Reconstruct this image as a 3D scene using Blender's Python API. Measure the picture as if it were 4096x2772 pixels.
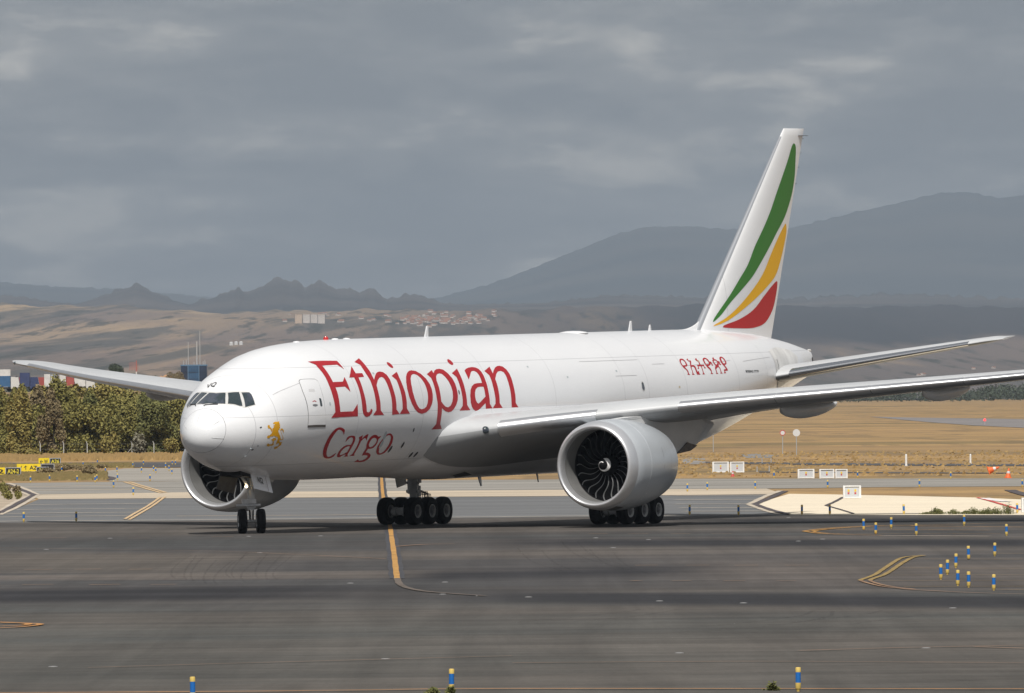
import bpy, bmesh, math, random, json
from mathutils import Vector, Matrix, noise
from mathutils.geometry import tessellate_polygon
random.seed(7)
R_ = math.radians
for o in list(bpy.data.objects): bpy.data.objects.remove(o, do_unlink=True)
scene = bpy.context.scene
COL = scene.collection
# ---------------------------------------------------------------- camera
FPX, CAMH = 40808.0, 6.09
TILT, ROLL = R_(.26), R_(-.518)
Fv = Vector((0, math.cos(TILT), math.sin(TILT))); Rv = Vector((1, 0, 0)); Uv = Rv.cross(Fv)
R2 = Rv*math.cos(ROLL)+Uv*math.sin(ROLL); U2 = Uv*math.cos(ROLL)-Rv*math.sin(ROLL)
cam = bpy.data.cameras.new('camera'); camo = bpy.data.objects.new('camera', cam); COL.objects.link(camo)
cam.sensor_width = 36; cam.lens = FPX/4096*36; cam.clip_start = 1; cam.clip_end = 120000
camo.matrix_world = Matrix(((R2.x, U2.x, -Fv.x, 0), (R2.y, U2.y, -Fv.y, 0), (R2.z, U2.z, -Fv.z, CAMH), (0, 0, 0, 1)))
scene.camera = camo
# ---------------------------------------------------------------- sky, sun, exposure
SUN_AZ, SUN_EL = R_(-3), R_(52)      # azimuth measured from straight behind the camera, negative = to its left
sdir = Vector((math.sin(SUN_AZ)*math.cos(SUN_EL), -math.cos(SUN_AZ)*math.cos(SUN_EL), math.sin(SUN_EL)))
world = bpy.data.worlds.new('World'); scene.world = world; world.use_nodes = True
wn = world.node_tree; wn.nodes.clear()
def wnode(t, **k):
    n = wn.nodes.new(t)
    for a, b in k.items(): setattr(n, a, b)
    return n
wout = wnode('ShaderNodeOutputWorld'); wbg = wnode('ShaderNodeBackground'); wbg.inputs[1].default_value = .1
sky = wnode('ShaderNodeTexSky'); sky.sky_type = 'NISHITA'; sky.sun_disc = False
sky.sun_elevation = SUN_EL; sky.sun_rotation = math.atan2(sdir.x, sdir.y); sky.dust_density = 2
tc = wnode('ShaderNodeTexCoord')
def wnoise(scale, stretch, detail, rough, lo, hi, dist=0.):
    mp = wnode('ShaderNodeMapping'); mp.inputs['Scale'].default_value = (1, 1, stretch)
    nz = wnode('ShaderNodeTexNoise'); nz.inputs['Scale'].default_value = scale; nz.inputs['Detail'].default_value = detail
    nz.inputs['Roughness'].default_value = rough; nz.inputs['Distortion'].default_value = dist
    mr = wnode('ShaderNodeMapRange'); mr.interpolation_type = 'SMOOTHSTEP'
    mr.inputs[1].default_value = lo; mr.inputs[2].default_value = hi
    wn.links.new(tc.outputs['Generated'], mp.inputs[0]); wn.links.new(mp.outputs[0], nz.inputs[0]); wn.links.new(nz.outputs[0], mr.inputs[0])
    return mr.outputs[0]
n1 = wnoise(30, 5.0, 6, .55, .36, .68, .3)
n2 = wnoise(80, 3.2, 5, .55, .42, .72, .3)
add = wnode('ShaderNodeMath', operation='MULTIPLY_ADD'); wn.links.new(n2, add.inputs[0]); add.inputs[1].default_value = .42
mul = wnode('ShaderNodeMath', operation='MULTIPLY'); wn.links.new(n1, mul.inputs[0]); mul.inputs[1].default_value = .62
wn.links.new(mul.outputs[0], add.inputs[2])
ramp = wnode('ShaderNodeValToRGB'); wn.links.new(add.outputs[0], ramp.inputs[0])
e = ramp.color_ramp.elements
e[0].position = .05; e[0].color = (.20, .213, .235, 1); e[1].position = .95; e[1].color = (.60, .57, .525, 1)
m_ = ramp.color_ramp.elements.new(.5); m_.color = (.302, .306, .313, 1)
sc10 = wnode('ShaderNodeVectorMath', operation='SCALE'); wn.links.new(ramp.outputs[0], sc10.inputs[0]); sc10.inputs['Scale'].default_value = 12.2
mixs = wnode('ShaderNodeMix', data_type='RGBA'); mixs.inputs[0].default_value = .9
wn.links.new(sky.outputs[0], mixs.inputs[6]); wn.links.new(sc10.outputs[0], mixs.inputs[7])
wn.links.new(mixs.outputs[2], wbg.inputs[0]); wn.links.new(wbg.outputs[0], wout.inputs[0])
sl = bpy.data.lights.new('sun', 'SUN'); sl.energy = 4.45; sl.angle = R_(.53); sl.color = (1, .955, .89)
so = bpy.data.objects.new('sun', sl); COL.objects.link(so); so.rotation_mode = 'QUATERNION'
so.rotation_quaternion = (-sdir).to_track_quat('-Z', 'Y'); so.location = (0, 300, 200)
vs = scene.view_settings; vs.view_transform = 'Standard'; vs.look = 'None'; vs.gamma = 1; vs.use_curve_mapping = False; vs.exposure = 0.0
scene.cycles.use_denoising = True
scene.cycles.max_bounces = 6; scene.cycles.diffuse_bounces = 3; scene.cycles.glossy_bounces = 3; scene.cycles.volume_bounces = 0
scene.cycles.transparent_max_bounces = 8; scene.cycles.sample_clamp_indirect = 4
# ---------------------------------------------------------------- helpers
MATS = {}
class NT:
    def __init__(s, m): s.t = m.node_tree
    def n(s, t, inputs=None, **k):
        x = s.t.nodes.new(t)
        for a, b in k.items(): setattr(x, a, b)
        for a, b in (inputs or {}).items():
            if isinstance(b, bpy.types.NodeSocket): s.t.links.new(b, x.inputs[a])
            else: x.inputs[a].default_value = b
        return x
    def math(s, op, a, b=None, c=None):
        x = s.t.nodes.new('ShaderNodeMath'); x.operation = op
        for i, v in enumerate((a, b, c)):
            if v is None: continue
            if isinstance(v, bpy.types.NodeSocket): s.t.links.new(v, x.inputs[i])
            else: x.inputs[i].default_value = v
        return x.outputs[0]
    def mix(s, f, a, b, blend='MIX'):
        x = s.t.nodes.new('ShaderNodeMix'); x.data_type = 'RGBA'; x.blend_type = blend
        for i, v in ((0, f), (6, a), (7, b)):
            if isinstance(v, bpy.types.NodeSocket): s.t.links.new(v, x.inputs[i])
            elif i == 0: x.inputs[0].default_value = v
            else: x.inputs[i].default_value = (*v[:3], 1)
        return x.outputs[2]
    def coord(s, stretch=(1, 1, 1), kind='Object', loc=(0, 0, 0)):
        c = s.n('ShaderNodeTexCoord'); mp = s.n('ShaderNodeMapping', {0: c.outputs[kind]})
        mp.inputs['Scale'].default_value = stretch; mp.inputs['Location'].default_value = loc
        return mp.outputs[0]
    def noise(s, scale, detail=4, rough=.55, stretch=(1, 1, 1), dist=0, loc=(0, 0, 0)):
        return s.n('ShaderNodeTexNoise', {0: s.coord(stretch, loc=loc), 'Scale': scale, 'Detail': detail, 'Roughness': rough, 'Distortion': dist}).outputs[0]
    def range(s, v, a, b, c=0., d=1.):
        x = s.n('ShaderNodeMapRange', {0: v, 1: a, 2: b, 3: c, 4: d}); x.interpolation_type = 'SMOOTHSTEP'; return x.outputs[0]
def mat(name, col=(.5, .5, .5), rough=.5, metal=0., spec=.5, coat=0., build=None, var=None, emit=None):
    if name in MATS: return MATS[name]
    m = bpy.data.materials.new(name); m.use_nodes = True; MATS[name] = m
    nt = NT(m); b = m.node_tree.nodes['Principled BSDF']
    b.inputs['Base Color'].default_value = (*col, 1); b.inputs['Roughness'].default_value = rough
    b.inputs['Metallic'].default_value = metal; b.inputs['Specular IOR Level'].default_value = spec
    b.inputs['Coat Weight'].default_value = coat; b.inputs['Coat Roughness'].default_value = .08
    if emit:
        b.inputs['Emission Color'].default_value = (*emit[0], 1); b.inputs['Emission Strength'].default_value = emit[1]
    if var:   # (scale, amount, stretch)
        v = nt.noise(var[0], 5, .6, var[2] if len(var) > 2 else (1, 1, 1))
        f = nt.range(v, .3, .7, 1-var[1], 1+var[1])
        c = nt.n('ShaderNodeVectorMath', {0: (*col,), 'Scale': f}, operation='SCALE')
        m.node_tree.links.new(c.outputs[0], b.inputs['Base Color'])
    if build: build(nt, b, m.node_tree.links)
    return m
def link(o, parent=None):
    COL.objects.link(o)
    if parent is not None: o.parent = parent
    return o
def mesh(name, verts, faces, m, parent=None, smooth=True, fix=True, mats=None, fm=None):
    me = bpy.data.meshes.new(name); me.from_pydata([tuple(v) for v in verts], [], [tuple(f) for f in faces])
    for q in (mats or [m]): me.materials.append(q)
    if fm:
        for p, i in zip(me.polygons, fm): p.material_index = i
    if fix:
        bm = bmesh.new(); bm.from_mesh(me); bmesh.ops.recalc_face_normals(bm, faces=bm.faces); bm.to_mesh(me); bm.free()
    if smooth:
        for p in me.polygons: p.use_smooth = True
    me.update()
    return link(bpy.data.objects.new(name, me), parent)
def sharp(o, deg=35):
    try: o.data.set_sharp_from_angle(angle=R_(deg))
    except Exception: pass
    return o
def tag(o, label=None, cat=None, group=None, kind=None):
    if label: o['label'] = label
    if cat: o['category'] = cat
    if group: o['group'] = group
    if kind: o['kind'] = kind
    return o
def empty(name, loc=(0, 0, 0), rz=0):
    o = bpy.data.objects.new(name, None); o.location = loc; o.rotation_euler = (0, 0, rz); COL.objects.link(o); return o
def copy_tree(o, parent=None):
    c = o.copy(); COL.objects.link(c)
    if parent is not None: c.parent = parent
    for ch in o.children: copy_tree(ch, c)
    return c
class MB:
    """collects shapes into one mesh"""
    def __init__(s): s.v = []; s.f = []
    def add(s, v, f):
        n = len(s.v); s.v += [tuple(p) for p in v]; s.f += [tuple(i+n for i in q) for q in f]; return s
    def box(s, c, d, rot=None):
        x, y, z = d[0]/2, d[1]/2, d[2]/2
        v = [Vector(p) for p in ((-x, -y, -z), (x, -y, -z), (x, y, -z), (-x, y, -z), (-x, -y, z), (x, -y, z), (x, y, z), (-x, y, z))]
        if rot is not None: v = [rot @ p for p in v]
        return s.add([p+Vector(c) for p in v], [(0, 3, 2, 1), (4, 5, 6, 7), (0, 1, 5, 4), (1, 2, 6, 5), (2, 3, 7, 6), (3, 0, 4, 7)])
    def cyl(s, a, b, r0, r1=None, n=14, cap=True):
        a, b = Vector(a), Vector(b); r1 = r0 if r1 is None else r1; d = (b-a).normalized()
        u = d.orthogonal().normalized(); w = d.cross(u)
        v = [a+(u*math.cos(t)+w*math.sin(t))*r0 for t in [2*math.pi*i/n for i in range(n)]] + [b+(u*math.cos(t)+w*math.sin(t))*r1 for t in [2*math.pi*i/n for i in range(n)]]
        f = [(i, (i+1) % n, n+(i+1) % n, n+i) for i in range(n)]
        if cap: f += [tuple(range(n-1, -1, -1)), tuple(range(n, 2*n))]
        return s.add(v, f)
    def tube(s, pts, r, n=6):
        for a, b in zip(pts, pts[1:]): s.cyl(a, b, r, n=n)
        return s
    def lathe(s, prof, axis_pt, ax, n=32, close=False):
        """prof: (t along axis, radius)"""
        ax = Vector(ax).normalized(); u = ax.orthogonal().normalized(); w = ax.cross(u); A = Vector(axis_pt)
        v = []; f = []
        for t, r in prof:
            for i in range(n):
                th = 2*math.pi*i/n; v.append(A+ax*t+(u*math.cos(th)+w*math.sin(th))*r)
        k = len(prof)
        for j in range(k-1+(1 if close else 0)):
            j2 = (j+1) % k
            for i in range(n): f.append((j*n+i, j*n+(i+1) % n, j2*n+(i+1) % n, j2*n+i))
        return s.add(v, f)
    def build(s, name, m, parent=None, smooth=True, sh=35):
        o = mesh(name, s.v, s.f, m, parent, smooth)
        if smooth: sharp(o, sh)
        return o
def loft(rings, closed=True, cap0=False, cap1=False):
    n = len(rings[0]); v = [p for r in rings for p in r]; f = []
    for j in range(len(rings)-1):
        for i in range(n if closed else n-1):
            a, b = j*n+i, j*n+(i+1) % n; f.append((a, b, b+n, a+n))
    if cap0: f.append(tuple(range(n-1, -1, -1)))
    if cap1: f.append(tuple((len(rings)-1)*n+i for i in range(n)))
    return v, f
def lerp(a, b, t): return a+(b-a)*t
def pl(xs, ys, x):
    if x <= xs[0]: return ys[0]
    for i in range(len(xs)-1):
        if x <= xs[i+1]: return lerp(ys[i], ys[i+1], (x-xs[i])/(xs[i+1]-xs[i]))
    return ys[-1]
class Pchip:
    def __init__(s, xs, ys):
        s.x, s.y = xs, ys; n = len(xs); h = [xs[i+1]-xs[i] for i in range(n-1)]; d = [(ys[i+1]-ys[i])/h[i] for i in range(n-1)]
        m = [0.]*n; m[0] = d[0]; m[-1] = d[-1]
        for i in range(1, n-1):
            if d[i-1]*d[i] > 0:
                w1 = 2*h[i]+h[i-1]; w2 = h[i]+2*h[i-1]; m[i] = (w1+w2)/(w1/d[i-1]+w2/d[i])
        s.h, s.m = h, m
    def __call__(s, q):
        i = 0
        while i < len(s.x)-2 and q > s.x[i+1]: i += 1
        h = s.h[i]; t = (q-s.x[i])/h
        return (2*t**3-3*t*t+1)*s.y[i]+(t**3-2*t*t+t)*h*s.m[i]+(3*t*t-2*t**3)*s.y[i+1]+(t**3-t*t)*h*s.m[i+1]
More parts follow.
